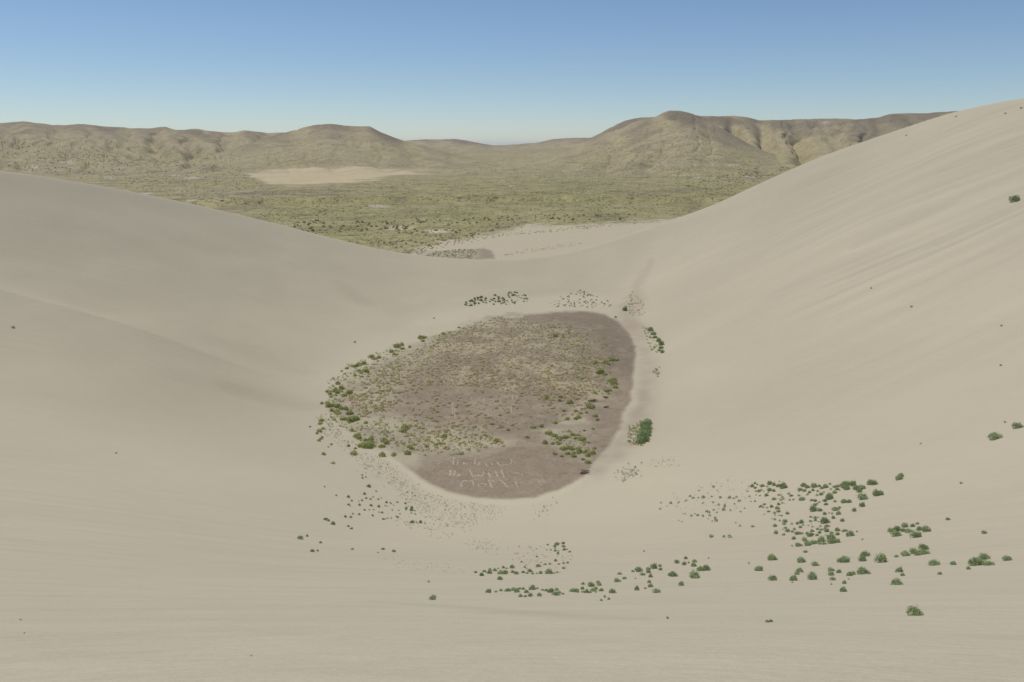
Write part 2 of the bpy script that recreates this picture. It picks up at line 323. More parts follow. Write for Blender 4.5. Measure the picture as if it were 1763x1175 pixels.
def build_ground():
    # bearings: fine across the view, coarse elsewhere; ranges: fine where the view is steep
    fine = np.radians(np.linspace(-40, 40, 600))
    coarse = np.radians(np.r_[np.linspace(40, 320, 90)[1:-1]])
    az = np.r_[fine, coarse]
    Rr = np.r_[np.linspace(0.7, 12, 40), np.geomspace(12, 60, 110)[1:], np.linspace(60, 130, 110)[1:], np.linspace(130, 420, 300)[1:],
               np.geomspace(420, 1400, 190)[1:], np.geomspace(1400, 6200, 330)[1:], np.geomspace(6200, 30000, 24)[1:]]
    A, RR = np.meshgrid(az, Rr)
    x = (np.sin(A)*RR).ravel(); y = (np.cos(A)*RR).ravel()
    z = H(x, y)
    e = np.maximum(0.15, np.hypot(x, y)*0.0012)
    gx = (H(x+e, y)-H(x-e, y))/(2*e); gy = (H(x, y+e)-H(x, y-e))/(2*e)
    nr = np.stack([-gx, -gy, np.ones_like(gx)], 1); nr /= np.linalg.norm(nr, axis=1)[:, None]
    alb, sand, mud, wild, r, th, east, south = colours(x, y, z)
    na, nR = len(az), len(Rr)
    I, J = np.meshgrid(np.arange(nR-1), np.arange(na), indexing='ij')
    J2 = (J+1) % na
    quads = np.stack([I*na+J, I*na+J2, (I+1)*na+J2, (I+1)*na+J], -1).reshape(-1, 4)
    cxy = (x[quads].mean(1), y[quads].mean(1), z[quads].mean(1))
    px, py = project(*cxy); Rq = np.hypot(cxy[0], cxy[1])
    rq, thq, rfq, rrq, zrq, uq = dune_parts(cxy[0], cxy[1])
    kind = np.where(wild[quads].mean(1) > 0.5, 2, np.where(Rq > 700, 2, 0))
    kind = np.where((kind == 0) & (rq > rrq+70), 2, kind)
    hz = hills(cxy[0], cxy[1])[0]
    kind = np.where((Rq > 1500) & (hz > 7), 3, kind)
    cand = np.where((uq < 0.35) & (cxy[1] > 60))[0]
    ins = poly_sd(px[cand], py[cand], FLOOR) > 0
    kind[cand[ins]] = 1
    names = ['dune', 'crater_floor', 'plain', 'hills']
    verts = np.stack([x, y, z], 1)
    for k, nm in enumerate(names):
        q = quads[kind == k]
        used, inv = np.unique(q.ravel(), return_inverse=True)
        v = verts[used]; f = inv.reshape(-1, 4)
        extra_n = 0
        me = bpy.data.meshes.new(nm)
        nv = len(v)
        if k == 0:                                   # close the sheet under the viewpoint
            first = np.searchsorted(used, np.arange(na))
            v = np.r_[v, [[0, 0, float(H(np.array([0.]), np.array([0.]))[0])]]]; nv += 1
            tri = np.stack([first, np.roll(first, -1), np.full(na, nv-1)], 1)[:, ::-1]
        else:
            tri = np.zeros((0, 3), int)
        nl = f.size+tri.size
        me.vertices.add(nv); me.loops.add(nl); me.polygons.add(len(f)+len(tri))
        me.vertices.foreach_set('co', v.astype(np.float32).ravel())
        me.loops.foreach_set('vertex_index', np.r_[f.ravel(), tri.ravel()].astype(np.int32))
        ls = np.r_[np.arange(len(f))*4, f.size+np.arange(len(tri))*3].astype(np.int32)
        me.polygons.foreach_set('loop_start', ls)
        me.polygons.foreach_set('use_smooth', np.ones(len(ls), bool))
        def pad(a): return np.r_[a[used], a[used][-1:]] if k == 0 else a[used]
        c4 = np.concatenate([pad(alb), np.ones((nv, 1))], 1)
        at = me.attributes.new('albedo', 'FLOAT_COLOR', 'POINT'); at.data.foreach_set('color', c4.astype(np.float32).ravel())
        m4 = np.stack([pad(sand), pad(mud), pad(wild), np.ones(nv)], 1)
        at = me.attributes.new('cover', 'FLOAT_COLOR', 'POINT'); at.data.foreach_set('color', m4.astype(np.float32).ravel())
        fl = np.stack([np.arctan2(pad(y)-205, 280-pad(x))*85, np.hypot(pad(y)-205, 280-pad(x))*0.016, pad(east)], 1)
        at = me.attributes.new('fall', 'FLOAT_VECTOR', 'POINT'); at.data.foreach_set('vector', fl.astype(np.float32).ravel())
        fl = np.stack([np.hypot(pad(x), pad(y))*0.55+0.05*pad(x), np.arctan2(pad(x), pad(y))*2.2, pad(south)], 1)
        at = me.attributes.new('contour', 'FLOAT_VECTOR', 'POINT'); at.data.foreach_set('vector', fl.astype(np.float32).ravel())
        me.update(); me.validate()
        me.normals_split_custom_set_from_vertices(pad(nr).astype(np.float32).tolist())
        ob = bpy.data.objects.new(nm, me); col.objects.link(ob)
        me.materials.append(ground_mat)
        ob['kind'] = 'structure'
        ob['label'] = {'dune': 'pale grey-beige sand dune forming a deep bowl', 'crater_floor': 'flat brown mud floor at the bottom of the dune bowl',
                       'plain': 'olive grass and sagebrush plain beyond the dune', 'hills': 'bare tan hills along the horizon'}[nm]

class NT:
    def __init__(s, name):
        s.m = bpy.data.materials.new(name); s.m.use_nodes = True; s.t = s.m.node_tree; s.t.nodes.clear()
    def n(s, typ, **k):
        d = s.t.nodes.new(typ)
        for a, b in k.items():
            if a.startswith('i_'):
                key = a[2:]; key = int(key) if key.isdigit() else key
                d.inputs[key].default_value = b
            else: setattr(d, a, b)
        return d
    def l(s, a, b): s.t.links.new(a, b)
    def math(s, op, a, b=None, c=None):
        d = s.n('ShaderNodeMath', operation=op)
        for k, v in enumerate((a, b, c)):
            if v is None: continue
            if isinstance(v, (int, float)): d.inputs[k].default_value = v
            else: s.l(v, d.inputs[k])
        return d.outputs[0]
    def noise(s, vec, scale, detail=3, rough=0.55, dim='3D'):
        d = s.n('ShaderNodeTexNoise'); d.inputs['Scale'].default_value = scale; d.inputs['Detail'].default_value = detail; d.inputs['Roughness'].default_value = rough
        s.l(vec, d.inputs['Vector']); return d.outputs['Fac']
    def ramp(s, f, a, b, lo=0.0, hi=1.0):
        d = s.n('ShaderNodeMapRange', interpolation_type='SMOOTHSTEP')
        d.inputs[1].default_value = a; d.inputs[2].default_value = b; d.inputs[3].default_value = lo; d.inputs[4].default_value = hi
        s.l(f, d.inputs[0]); return d.outputs[0]

def make_ground_mat():
    g = NT('sand_mud_and_scrub')
    alb = g.n('ShaderNodeAttribute', attribute_name='albedo'); cov = g.n('ShaderNodeAttribute', attribute_name='cover')
    fall = g.n('ShaderNodeAttribute', attribute_name='fall'); con = g.n('ShaderNodeAttribute', attribute_name='contour')
    geo = g.n('ShaderNodeNewGeometry'); P = geo.outputs['Position']
    sep = g.n('ShaderNodeSeparateColor'); g.l(cov.outputs['Color'], sep.inputs[0])
    S, M, W = sep.outputs[0], sep.outputs[1], sep.outputs[2]
    fs = g.n('ShaderNodeSeparateXYZ'); g.l(fall.outputs['Vector'], fs.inputs[0])
    cs = g.n('ShaderNodeSeparateXYZ'); g.l(con.outputs['Vector'], cs.inputs[0])
    fv = g.n('ShaderNodeCombineXYZ'); g.l(fs.outputs[0], fv.inputs[0]); g.l(fs.outputs[1], fv.inputs[1])
    cv = g.n('ShaderNodeCombineXYZ'); g.l(cs.outputs[0], cv.inputs[0]); g.l(cs.outputs[1], cv.inputs[1])
    # sand: fall-line streaks on the right face, faint wind lines on the near slope, grain
    st1 = g.noise(fv.outputs[0], 0.55, 5, 0.6); st2 = g.noise(cv.outputs[0], 1.0, 5, 0.62)
    brk = g.ramp(g.noise(P, 0.022, 3, 0.6), 0.36, 0.66, 0.25, 1.35)
    sv2 = g.n('ShaderNodeVectorMath', operation='MULTIPLY'); g.l(fv.outputs[0], sv2.inputs[0]); sv2.inputs[1].default_value = (0.16, 0.7, 1.0)
    st3 = g.noise(sv2.outputs[0], 0.9, 4, 0.6)
    k1 = g.math('MULTIPLY', g.math('MULTIPLY', g.math('ADD', g.math('MULTIPLY', g.math('SUBTRACT', st1, 0.5), 0.30), g.math('MULTIPLY', g.math('SUBTRACT', st3, 0.5), 0.22)), brk), fs.outputs[2])
    k2 = g.math('MULTIPLY', g.math('MULTIPLY', g.math('SUBTRACT', st2, 0.5), 0.25), cs.outputs[2])
    rp_ = g.n('ShaderNodeVectorMath', operation='MULTIPLY'); g.l(cv.outputs[0], rp_.inputs[0]); rp_.inputs[1].default_value = (9.0, 5.0, 1.0)
    rip = g.noise(rp_.outputs[0], 1.0, 3, 0.6)
    gr3 = g.noise(P, 38.0, 2, 0.7)
    gr = g.noise(P, 9.0, 4, 0.7); gr2 = g.noise(P, 0.35, 4, 0.6)
    k3 = g.math('MULTIPLY', g.math('SUBTRACT', gr, 0.5), 0.24)
    k4 = g.math('MULTIPLY', g.math('SUBTRACT', gr2, 0.5), 0.06)
    k5 = g.math('ADD', g.math('MULTIPLY', g.math('MULTIPLY', g.math('SUBTRACT', rip, 0.5), 0.26), cs.outputs[2]), g.math('MULTIPLY', g.math('SUBTRACT', gr3, 0.5), 0.3))
    ks = g.math('MULTIPLY', g.math('ADD', k5, g.math('ADD', g.math('ADD', k1, k2), g.math('ADD', k3, k4))), S)
    # mud: cracked speckle
    m1 = g.noise(P, 1.6, 4, 0.7); m2 = g.noise(P, 0.45, 3, 0.6)
    km = g.math('MULTIPLY', g.math('ADD', g.math('MULTIPLY', g.math('SUBTRACT', m1, 0.5), 0.9), g.math('MULTIPLY', g.math('SUBTRACT', m2, 0.5), 0.5)), M)
    # scrub: dark plants against dry soil, several sizes
    w1 = g.noise(P, 0.33, 3, 0.75); w2 = g.noise(P, 0.07, 5, 0.7); w3 = g.noise(P, 0.021, 4, 0.65)
    w4 = g.noise(P, 0.13, 3, 0.7)
    wd = g.math('ADD', g.ramp(w1, 0.50, 0.62, 0.0, -0.40), g.ramp(w4, 0.56, 0.62, 0.0, -0.34))
    wd2 = g.ramp(w2, 0.52, 0.66, 0.0, -0.35)
    wb = g.ramp(w2, 0.30, 0.46, 0.28, 0.0)
    kw = g.math('MULTIPLY', g.math('ADD', g.math('ADD', wd, wd2), g.math('ADD', wb, g.math('MULTIPLY', g.math('SUBTRACT', w3, 0.5), 0.7))), W)
    tot = g.math('ADD', 1.0, g.math('ADD', ks, g.math('ADD', km, kw)))
    mul = g.n('ShaderNodeVectorMath', operation='SCALE'); g.l(alb.outputs['Color'], mul.inputs[0]); g.l(tot, mul.inputs['Scale'])
    b = g.n('ShaderNodeBsdfPrincipled'); b.inputs['Roughness'].default_value = 0.95; b.inputs['Specular IOR Level'].default_value = 0.12
    g.l(mul.outputs[0], b.inputs['Base Color'])
    # relief: wind ripples near by, clods in the mud, plants on the plain
    hs = g.math('MULTIPLY', g.math('ADD', g.math('MULTIPLY', g.math('MULTIPLY', rip, 0.07), cs.outputs[2]), g.math('ADD', g.math('MULTIPLY', st2, 0.22), g.math('MULTIPLY', gr, 0.03))), S)
    hm = g.math('MULTIPLY', m1, g.math('MULTIPLY', M, 0.25))
    hw = g.math('MULTIPLY', w1, g.math('MULTIPLY', W, 0.7))
    bp = g.n('ShaderNodeBump'); bp.inputs['Strength'].default_value = 0.6; bp.inputs['Distance'].default_value = 1.0
    g.l(g.math('ADD', hs, g.math('ADD', hm, hw)), bp.inputs['Height']); g.l(bp.outputs[0], b.inputs['Normal'])
    out = g.n('ShaderNodeOutputMaterial'); g.l(b.outputs[0], out.inputs[0])
    return g.m
ground_mat = make_ground_mat()
build_ground()

# ---------------------------------------------------------------- plants
def leaf_mat(name, c0, c1, tip=None, obj_var=0.35):
    g = NT(name)
    oi = g.n('ShaderNodeObjectInfo'); at = g.n('ShaderNodeAttribute', attribute_name='tone')
    mx = g.n('ShaderNodeMix', data_type='RGBA'); mx.inputs[6].default_value = (*c0, 1); mx.inputs[7].default_value = (*c1, 1)
    f = g.math('ADD', g.math('MULTIPLY', at.outputs['Fac'], 1-obj_var), g.math('MULTIPLY', oi.outputs['Random'], obj_var))
    g.l(f, mx.inputs[0])
    d = g.n('ShaderNodeBsdfDiffuse'); t = g.n('ShaderNodeBsdfTranslucent'); ms = g.n('ShaderNodeMixShader'); ms.inputs[0].default_value = 0.42
    g.l(mx.outputs[2], d.inputs[0]); g.l(mx.outputs[2], t.inputs[0]); g.l(d.outputs[0], ms.inputs[1]); g.l(t.outputs[0], ms.inputs[2])
    out = g.n('ShaderNodeOutputMaterial'); g.l(ms.outputs[0], out.inputs[0])
    return g.m
M_SHRUB = leaf_mat('green_shrub_leaves', (0.260, 0.340, 0.155), (0.450, 0.550, 0.300))
M_DARK = leaf_mat('dark_green_leaves', (0.160, 0.205, 0.120), (0.300, 0.345, 0.205))
M_LIME = leaf_mat('yellow_green_leaves', (0.310, 0.360, 0.125), (0.560, 0.570, 0.270))
M_STRAW = leaf_mat('straw_grass', (0.470, 0.395, 0.215), (0.800, 0.700, 0.430))
M_SAGE = leaf_mat('sagebrush_leaves', (0.250, 0.232, 0.112), (0.460, 0.415, 0.215))
M_DRY = leaf_mat('dry_brown_twigs', (0.160, 0.125, 0.085), (0.300, 0.250, 0.170))
M_PALE = leaf_mat('pale_green_blades', (0.290, 0.310, 0.160), (0.480, 0.480, 0.290))

def leaf_arrays(n, seed, w=0.06, ln=0.2, spread=0.52, hgt=0.7, inner=0.86, jit=0.28, stems=0.12, **kw):
    """leaves standing on a dome about one metre across, base at z = 0: vertices, faces, tone per vertex"""
    q = np.random.RandomState(seed); V = []; F = []; T = []
    lob = q.uniform(0, 6.28, 3)
    for i in range(n):
        a = q.uniform(0, 6.283); c = q.uniform(0.02, 1.0); s = math.sqrt(1-c*c)
        rho = q.uniform(inner, 1.0)*(1+0.13*math.sin(2*a+lob[0])+0.12*math.sin(3*a+lob[1]+2*c)+0.09*math.sin(5*a+lob[2]+5*c)+(0.22*q.uniform(0, 1) if q.uniform(0, 1) < 0.22 else 0))
        p = np.array((spread*math.cos(a)*s*rho, spread*math.sin(a)*s*rho, hgt*c*rho))
        nn = np.array((p[0]/spread**2, p[1]/spread**2, p[2]/hgt**2)); nn /= np.linalg.norm(nn)
        nn = nn+q.normal(0, jit, 3); nn /= np.linalg.norm(nn)
        up = np.array((p[0]*1.2, p[1]*1.2, 0.75))+q.normal(0, 0.25, 3)
        t = up-nn*np.dot(up, nn); t /= np.linalg.norm(t)+1e-6
        sd = np.cross(t, nn)*w*q.uniform(.6, 1.4); L = ln*q.uniform(.6, 1.4)
        k = len(V); tone = q.uniform(0, 1)
        b = p-t*L*0.55; b[2] = max(b[2], 0.0)
        m = p-t*L*0.05
        V += [tuple(b), tuple(m+sd), tuple(p+t*L*0.6+nn*L*0.15), tuple(m-sd)]; T += [tone*.75, tone, tone, tone]
        F += [(k, k+1, k+2), (k, k+2, k+3)]
    for i in range(int(n*stems)):
        a = q.uniform(0, 6.283); tl = q.uniform(0.1, 1.0); L = q.uniform(0.75, 1.22)
        tip = np.array((spread*1.15*math.cos(a)*tl*L, spread*1.15*math.sin(a)*tl*L, hgt*math.sqrt(max(0.05, 1-0.85*tl*tl))*L)); bs = np.array((tip[0]*.25, tip[1]*.25, 0.0))
        sd = np.array((-math.sin(a), math.cos(a), 0))*0.012
        k = len(V); V += [tuple(bs-sd), tuple(bs+sd), tuple(tip)]; T += [0.9, 0.9, 1.0]; F += [(k, k+1, k+2)]
    return np.array(V), F, np.array(T)
def mesh_of(name, V, F, T, mat):
    me = bpy.data.meshes.new(name); me.from_pydata([tuple(v) for v in V], [], F)
    at = me.attributes.new('tone', 'FLOAT', 'POINT'); at.data.foreach_set('value', np.asarray(T, np.float32))
    me.materials.append(mat); me.update(); return me
def normal_at(x, y, e=0.4):
    gx = (H(x+e, y)-H(x-e, y))/(2*e); gy = (H(x, y+e)-H(x, y-e))/(2*e); return gx, gy
rs = np.random.RandomState(21)
PROTO = {}
def proto(kind, mat, n, k, **kw):
    PROTO[kind] = [mesh_of(kind, *leaf_arrays(n, 100*k+j, **kw), mat) for j in range(5)]
proto('dune_shrub', M_SHRUB, 300, 1, w=0.028, ln=0.30, hgt=0.72, inner=0.7, jit=0.33)
proto('dark_shrub', M_DARK, 160, 2, w=0.05, ln=0.24, hgt=0.66)
proto('floor_shrub', M_LIME, 200, 3, w=0.036, ln=0.30, hgt=0.66, inner=0.72, jit=0.33)
proto('straw_tuft', M_STRAW, 90, 4, w=0.05, ln=0.34, hgt=0.46)
proto('sagebrush', M_SAGE, 130, 5, w=0.06, ln=0.24, hgt=0.6)
proto('dry_weed', M_DRY, 60, 6, w=0.035, ln=0.36, hgt=0.7, inner=0.4)
COUNT = {}
def plant(kind, px, py, wpx, label, group, category, sink=0.03, rmin=0.0):
    """plants standing where the photo shows them: each its own object on the sand"""
    x, y, z, d = cast(px, py)
    for i in range(len(x)):
        if math.hypot(x[i], y[i]) < rmin: continue
        c = COUNT.get(kind, 0); COUNT[kind] = c+1
        ob = bpy.data.objects.new(kind, PROTO[kind][c % 5]); col.objects.link(ob)
        w = 1.06*wpx[i]/FPX*d[i]
        ob.location = (x[i], y[i], z[i]-sink*w); ob.rotation_euler = (0, 0, rs.uniform(0, 6.28))
        flat = 0.85 if kind == 'floor_shrub' else 1.0
        ob.scale = (w*rs.uniform(.9, 1.2), w*rs.uniform(.8, 1.15), w*rs.uniform(.72, 1.22)*flat)
        l = label[i] if isinstance(label, list) else label
        g_ = group[i] if isinstance(group, list) else group
        ob['label'] = l; ob['category'] = category
        if g_: ob['group'] = g_
def scatter(name, px, py, wpx, mat, blades, label, category=None, hgt=0.55, w=0.09, rmax=1500.0, rmin=0.0):
    """what nobody could count, joined into one piece of ground cover"""
    x, y, z, d = cast(px, py, rmax)
    vs_, fs_, ts_ = [], [], []
    base = [leaf_arrays(blades, 900+j, w=w, ln=0.36, hgt=hgt, stems=0.0) for j in range(8)]
    off = 0; q = np.random.RandomState(5)
    for i in range(len(x)):
        if math.hypot(x[i], y[i]) < rmin: continue
        V, F, T = base[i % 8]
        s = wpx[i]/FPX*d[i]; a = q.uniform(0, 6.28); ca, sa = math.cos(a)*s, math.sin(a)*s
        P = np.stack([V[:, 0]*ca-V[:, 1]*sa+x[i], V[:, 0]*sa+V[:, 1]*ca+y[i], V[:, 2]*s*q.uniform(.8, 1.2)+z[i]-0.02], 1)
        vs_.append(P); fs_.append(np.array(F)+off); ts_.append(np.clip(T*0.7+q.uniform(-.15, .45), 0, 1)); off += len(V)
    V = np.concatenate(vs_); F = np.concatenate(fs_); T = np.concatenate(ts_)
    me = bpy.data.meshes.new(name); me.vertices.add(len(V)); me.loops.add(F.size); me.polygons.add(len(F))
    me.vertices.foreach_set('co', V.astype(np.float32).ravel()); me.loops.foreach_set('vertex_index', F.astype(np.int32).ravel())
    me.polygons.foreach_set('loop_start', (np.arange(len(F))*3).astype(np.int32))
    at = me.attributes.new('tone', 'FLOAT', 'POINT'); at.data.foreach_set('value', T.astype(np.float32))
    me.materials.append(mat); me.update(); me.validate()
    ob = bpy.data.objects.new(name, me); col.objects.link(ob); ob['kind'] = 'stuff'; ob['label'] = label
    return ob
def tell_apart(A, noun, where, group, nx=3, ny=3):
    """labels that single out what stands out in each part of a crowd; the rest of that part shares one"""
    n = len(A); lab = ['']*n; grp = [group]*n
    ex = np.quantile(A[:, 0], np.linspace(0, 1, nx+1)); ey = np.quantile(A[:, 1], np.linspace(0, 1, ny+1))
    ix = np.clip(np.searchsorted(ex, A[:, 0], 'right')-1, 0, nx-1); iy = np.clip(np.searchsorted(ey, A[:, 1], 'right')-1, 0, ny-1)
    xn = {1: [''], 2: ['left', 'right'], 3: ['left', 'middle', 'right']}[nx]; yn = {1: [''], 2: ['upper', 'lower'], 3: ['upper', 'central', 'lower']}[ny]
    for a in range(nx):
        for b in range(ny):
            idx = [int(i) for i in np.where((ix == a) & (iy == b))[0]]
            if not idx: continue
            part = ' '.join(t for t in (yn[b], xn[a]) if t); part = part+' ' if part else ''
            left = set(idx)
            for adj, key in (('largest', lambda i: -A[i, 2]), ('lowest', lambda i: -A[i, 1]), ('topmost', lambda i: A[i, 1]), ('leftmost', lambda i: A[i, 0]), ('rightmost', lambda i: -A[i, 0])):
                if not left: break
                i = min(idx, key=key)
                if i in left:
                    lab[i] = '%s %s in the %s%s' % (adj, noun, part, where); left.discard(i)
            for i in left: lab[i] = '%s in the %s%s' % (noun, part, where); grp[i] = (group+', '+part).strip(', ')
    return lab, grp
def read(s, ox, oy, k):
    v = np.array([float(t) for t in s.replace(';', ',').split(',') if t.strip()]).reshape(-1, 3)
    return np.c_[ox+v[:, 0]*k, oy+v[:, 1]*k, v[:, 2]*k]
def in_poly(n, poly, seed, keep=None):
    q = np.random.RandomState(seed); P = np.array(poly, float); out = []
    tot = 0
    while tot < n:
        a = q.uniform(P[:, 0].min(), P[:, 0].max(), 4*n); b = q.uniform(P[:, 1].min(), P[:, 1].max(), 4*n)
        m = poly_sd(a, b, poly) > 0
        if keep is not None: m &= q.uniform(0, 1, 4*n) < keep(a, b)
        out.append(np.c_[a[m], b[m]]); tot += m.sum()
    return np.concatenate(out)[:n]
K1, K2 = 0.13613, 0.20431
# survey of the plants, read off the photograph in enlarged sections: x, y of the foot, width
PATCH = read("""70,208,20;110,212,42;145,172,35;175,190,25;150,230,35;240,208,50;205,195,15;335,180,60;300,212,30;385,195,48;440,208,55;505,225,75;455,145,22;160,272,28;195,275,38;228,255,25;255,270,18;330,262,45;385,270,38;315,285,22;290,328,42;160,318,16;208,328,26;50,272,28;75,335,24;92,400,22;145,400,24;445,322,25;470,322,30;475,270,12;388,375,48;440,360,15;490,350,30;470,385,30;500,370,30;265,440,36;338,408,12;355,470,38;215,468,40;245,475,30;300,480,30;445,440,35;430,490,50;490,420,25;515,425,12;445,530,42;390,550,32;320,530,36;262,560,18;480,582,30;452,575,22;400,572,20;555,556,40;365,618,22;398,632,30;458,644,30;525,660,50;515,688,38;610,686,30;398,715,45;410,805,50;508,825,32;530,738,35;495,752,20;558,780,45;730,670,55;680,685,35;720,730,35;755,700,28;645,755,40;620,785,35;690,812,62;738,810,32;635,875,48;700,962,68;775,898,65;812,952,82;895,932,75;985,905,85;970,938,35;1020,938,45;805,810,38;840,838,55;875,820,40;870,780,45;930,830,38;960,800,35;938,752,40;985,760,40;970,720,30;1050,780,60;1055,720,50;1030,750,30;820,706,22;870,722,28;850,652,35;860,685,16;908,612,38;945,600,25;910,642,35;950,658,22;850,600,32;1028,670,80;1135,612,48;1085,545,22;1120,555,25;1028,562,45;1165,508,75;1215,480,40;1200,560,60;885,520,80;970,518,48;1045,440,40;905,448,40;930,430,30;962,410,24;1030,395,45;1085,365,85;1270,412,60;1335,410,50;1158,402,35;740,380,62;862,388,40;908,395,42;585,382,25;628,378,28;575,305,32;605,330,38;700,328,30;810,315,30;930,325,30;980,315,40;1010,290,30;940,272,30;835,288,38;770,268,45;718,255,48;702,270,25;878,262,34;760,205,55;808,225,50;895,215,75;960,210,36;1038,222,52;1095,182,30;990,236,40;1150,218,40;1195,212,42;1105,248,30;1155,290,50;1185,250,40;1215,255,20;1075,310,30;1275,215,80;1310,190,70;1378,195,75;1305,245,70;1188,770,60;1285,775,50;1250,782,20;1190,820,45;1115,800,35;1108,870,95;1115,925,75;1188,915,70;1045,830,25""", 1280, 810, K1)
PATCH_LEFT = read("""188,326,16;178,380,18;268,332,22;335,325,18;395,310,22;433,272,20;457,288,22;500,285,16;507,224,16;540,330,18;540,284,30;628,192,20;612,275,16;625,325,20;660,222,12;685,285,26;672,345,22;723,355,24;765,285,28;800,290,18;822,280,20;805,335,14;850,312,18;838,316,14;858,402,16;770,392,16;715,388,28;572,402,20;592,410,24;630,388,18;655,410,16;597,436,20;443,438,22;392,420,14;470,420,14;495,434,20;538,442,22;643,455,20;648,480,28;618,480,16;582,462,12;337,475,12;363,486,12;610,615,30;765,618,34;715,615,22;815,496,14;850,524,22;890,374,14;45,738,12;928,838,14;588,792,12""", 1100, 800, K2)
BAND_UP = read("""140,492,40;215,528,46;250,480,42;270,490,20;315,500,55;320,460,45;380,468,60;425,440,24;455,505,70;510,505,75;490,432,35;530,438,25;600,432,50;610,490,45;655,508,45;740,492,46;790,502,30;825,482,55;760,425,30;785,438,22;860,508,30;910,502,25;958,502,45;1015,390,36;1078,385,36;965,365,22;930,415,45;1068,502,75;1130,500,24;1190,385,30;1170,490,30;1250,440,45;1250,375,26;1300,370,30;720,358,24""", 800, 920, K1)
RING = read("""1050,140,26;1140,160,40;1165,140,50;1190,120,24;1245,125,35;1250,165,44;1142,182,25;1145,218,34;1188,215,18;1180,252,36;1258,205,42;1295,198,24;1328,230,30;1040,205,20;1090,205,24""", 800, 920, K1)
BAND_LOW = read("""302,742,62;395,736,36;458,722,50;545,725,65;615,715,60;660,738,60;690,700,40;740,702,40;780,745,55;855,705,75;920,692,28;705,796,58;765,796,35;828,790,58;945,786,58;985,715,35;1030,722,36;1060,738,36;1095,740,65;1120,765,40;1165,775,65;1165,715,45;1200,745,40;1242,762,34;1365,730,62;1410,735,55;1430,740,28;1490,700,44;1495,740,45;1545,745,55;1497,638,42;1600,665,70;1590,745,30;1625,725,75;1660,700,40;1725,722,48;1685,618,45;1703,652,45;1658,740,24""", 800, 920, K1)
BAND_MID = read("""440,332,36;475,310,30;515,330,75;560,375,58;630,305,50;635,345,55;660,400,52;705,290,75;785,310,42;780,265,36;272,365,46;332,422,48;240,460,70;645,470,55;660,524,58;595,546,34;10,500,50;38,575,50;82,655,36;40,698,34;132,682,34""", 1030, 940, K1)
LEFTSLOPE = read("""905,140,26;910,175,30;955,165,20;735,420,36;775,466,30;735,514,36;755,530,18;873,520,32;865,470,16;905,460,28;958,432,28;1012,445,32;1045,418,22;1110,450,26;1150,428,18;1020,526,34;1117,540,34;1085,345,24;1215,488,28;1255,482,16;1272,500,24;1350,482,28;1305,520,18;1200,528,24;1228,532,18;938,582,34;998,580,22;1050,578,22;1122,610,22;1160,616,28;1040,654,28;1287,582,24;1370,585,20;790,632,24;870,640,30;694,668,34;763,674,30;1174,698,28;1200,694,24;1230,686,22;1272,684,22;1340,665,26;1358,675,28;1455,500,30;1465,560,32;1460,580,24;1490,530,18;1535,555,36;1530,585,40;1575,590,24;1530,622,24;1578,634,24;1385,630,22;1540,740,50;1595,740,24;1645,742,45;1705,748,20;1480,355,24;1535,365,22;1575,400,22;1465,445,22;1106,1120,22""", 500, 800, K1)
K7 = 0.17026
# shrubs that can be told apart: x, y, width, label
SINGLE = []
def single(s, ox, oy, k):
    for row in s.strip().split('\n'):
        v, l = row.split('|'); a = [float(t) for t in v.split(',')]
        SINGLE.append((ox+a[0]*k, oy+a[1]*k, a[2]*k, l.strip()))
single("""118,718,38|small lone green shrub left of the dense shrub patch on the lower right slope
1250,648,48|rounded green shrub just right of the middle of the dense shrub patch
1400,520,50|compact green shrub below the open gap at the right of the dense patch
1502,460,60|green shrub alone between the upper right clumps and the compact shrub below
1510,365,95|wide two-lobed green shrub below the three-lobed clump at the patch's right end
1425,245,65|left lobe of the three-shrub clump at the upper right end of the dense patch
1500,235,75|right lobe of the three-shrub clump at the upper right end of the dense patch
1465,275,65|lowest shrub of the three-shrub clump at the upper right end of the dense patch
1605,180,70|left shrub of the pair farthest right along the top of the dense patch
1655,182,65|right shrub of the pair farthest right along the top of the dense patch
1685,318,85|left shrub of the wide low pair right of the dense patch
1735,312,60|right shrub of the wide low pair right of the dense patch
1350,830,80|large round green shrub at the lower right corner of the dense patch
1435,782,25|tiny pale shrub just right of the large round one at the patch's lower right corner""", 1280, 810, K1)
single("""365,255,100|large domed green shrub alone below the lower left of the dense patch
195,390,88|domed green shrub down-left of the large lone dome, bare sand on its left
728,285,88|domed green shrub directly below the dense patch, above a leaning pair
905,328,80|pale green domed shrub right of the dome below the dense patch
715,410,85|upper shrub of a leaning diagonal trio below the dense patch
675,440,55|middle small shrub of the leaning diagonal trio below the dense patch
632,515,92|lowest shrub of the leaning diagonal trio below the dense patch
370,512,85|square-looking green shrub left of the leaning trio, lowest on its side
870,502,105|wide green shrub right of the leaning trio with a shadow on its right
1105,395,68|top shrub of a vertical stack of three on the lower right slope
1110,450,66|middle shrub of a vertical stack of three on the lower right slope
1125,510,70|bottom shrub of a vertical stack of three on the lower right slope
1205,418,55|small shrub just right of the vertical stack of three
1220,282,55|smaller left half of a merged shrub pair with a shadow to the right
1275,285,90|larger right half of a merged shrub pair with a shadow to the right
1535,208,85|upper shrub of a close pair one above the other, right of the merged pair
1505,268,80|lower shrub of a close pair one above the other, right of the merged pair
1340,455,60|left half of a low wide shrub right of the vertical stack
1385,440,60|right half of a low wide shrub right of the vertical stack
1518,432,115|largest green shrub at the right of the low row, shadow under its right side
1275,555,55|small pale shrub above the lone round shrub near the bottom of the slope
1260,655,82|lone round green shrub lowest of the group on the lower right slope
345,1038,45|right tuft of the two-part shrub alone on the bare sand at the bottom
300,1042,45|left tuft of the two-part shrub alone on the bare sand at the bottom
785,160,42|small pale shrub between the dense patch and the domes below it""", 1280, 930, K1)
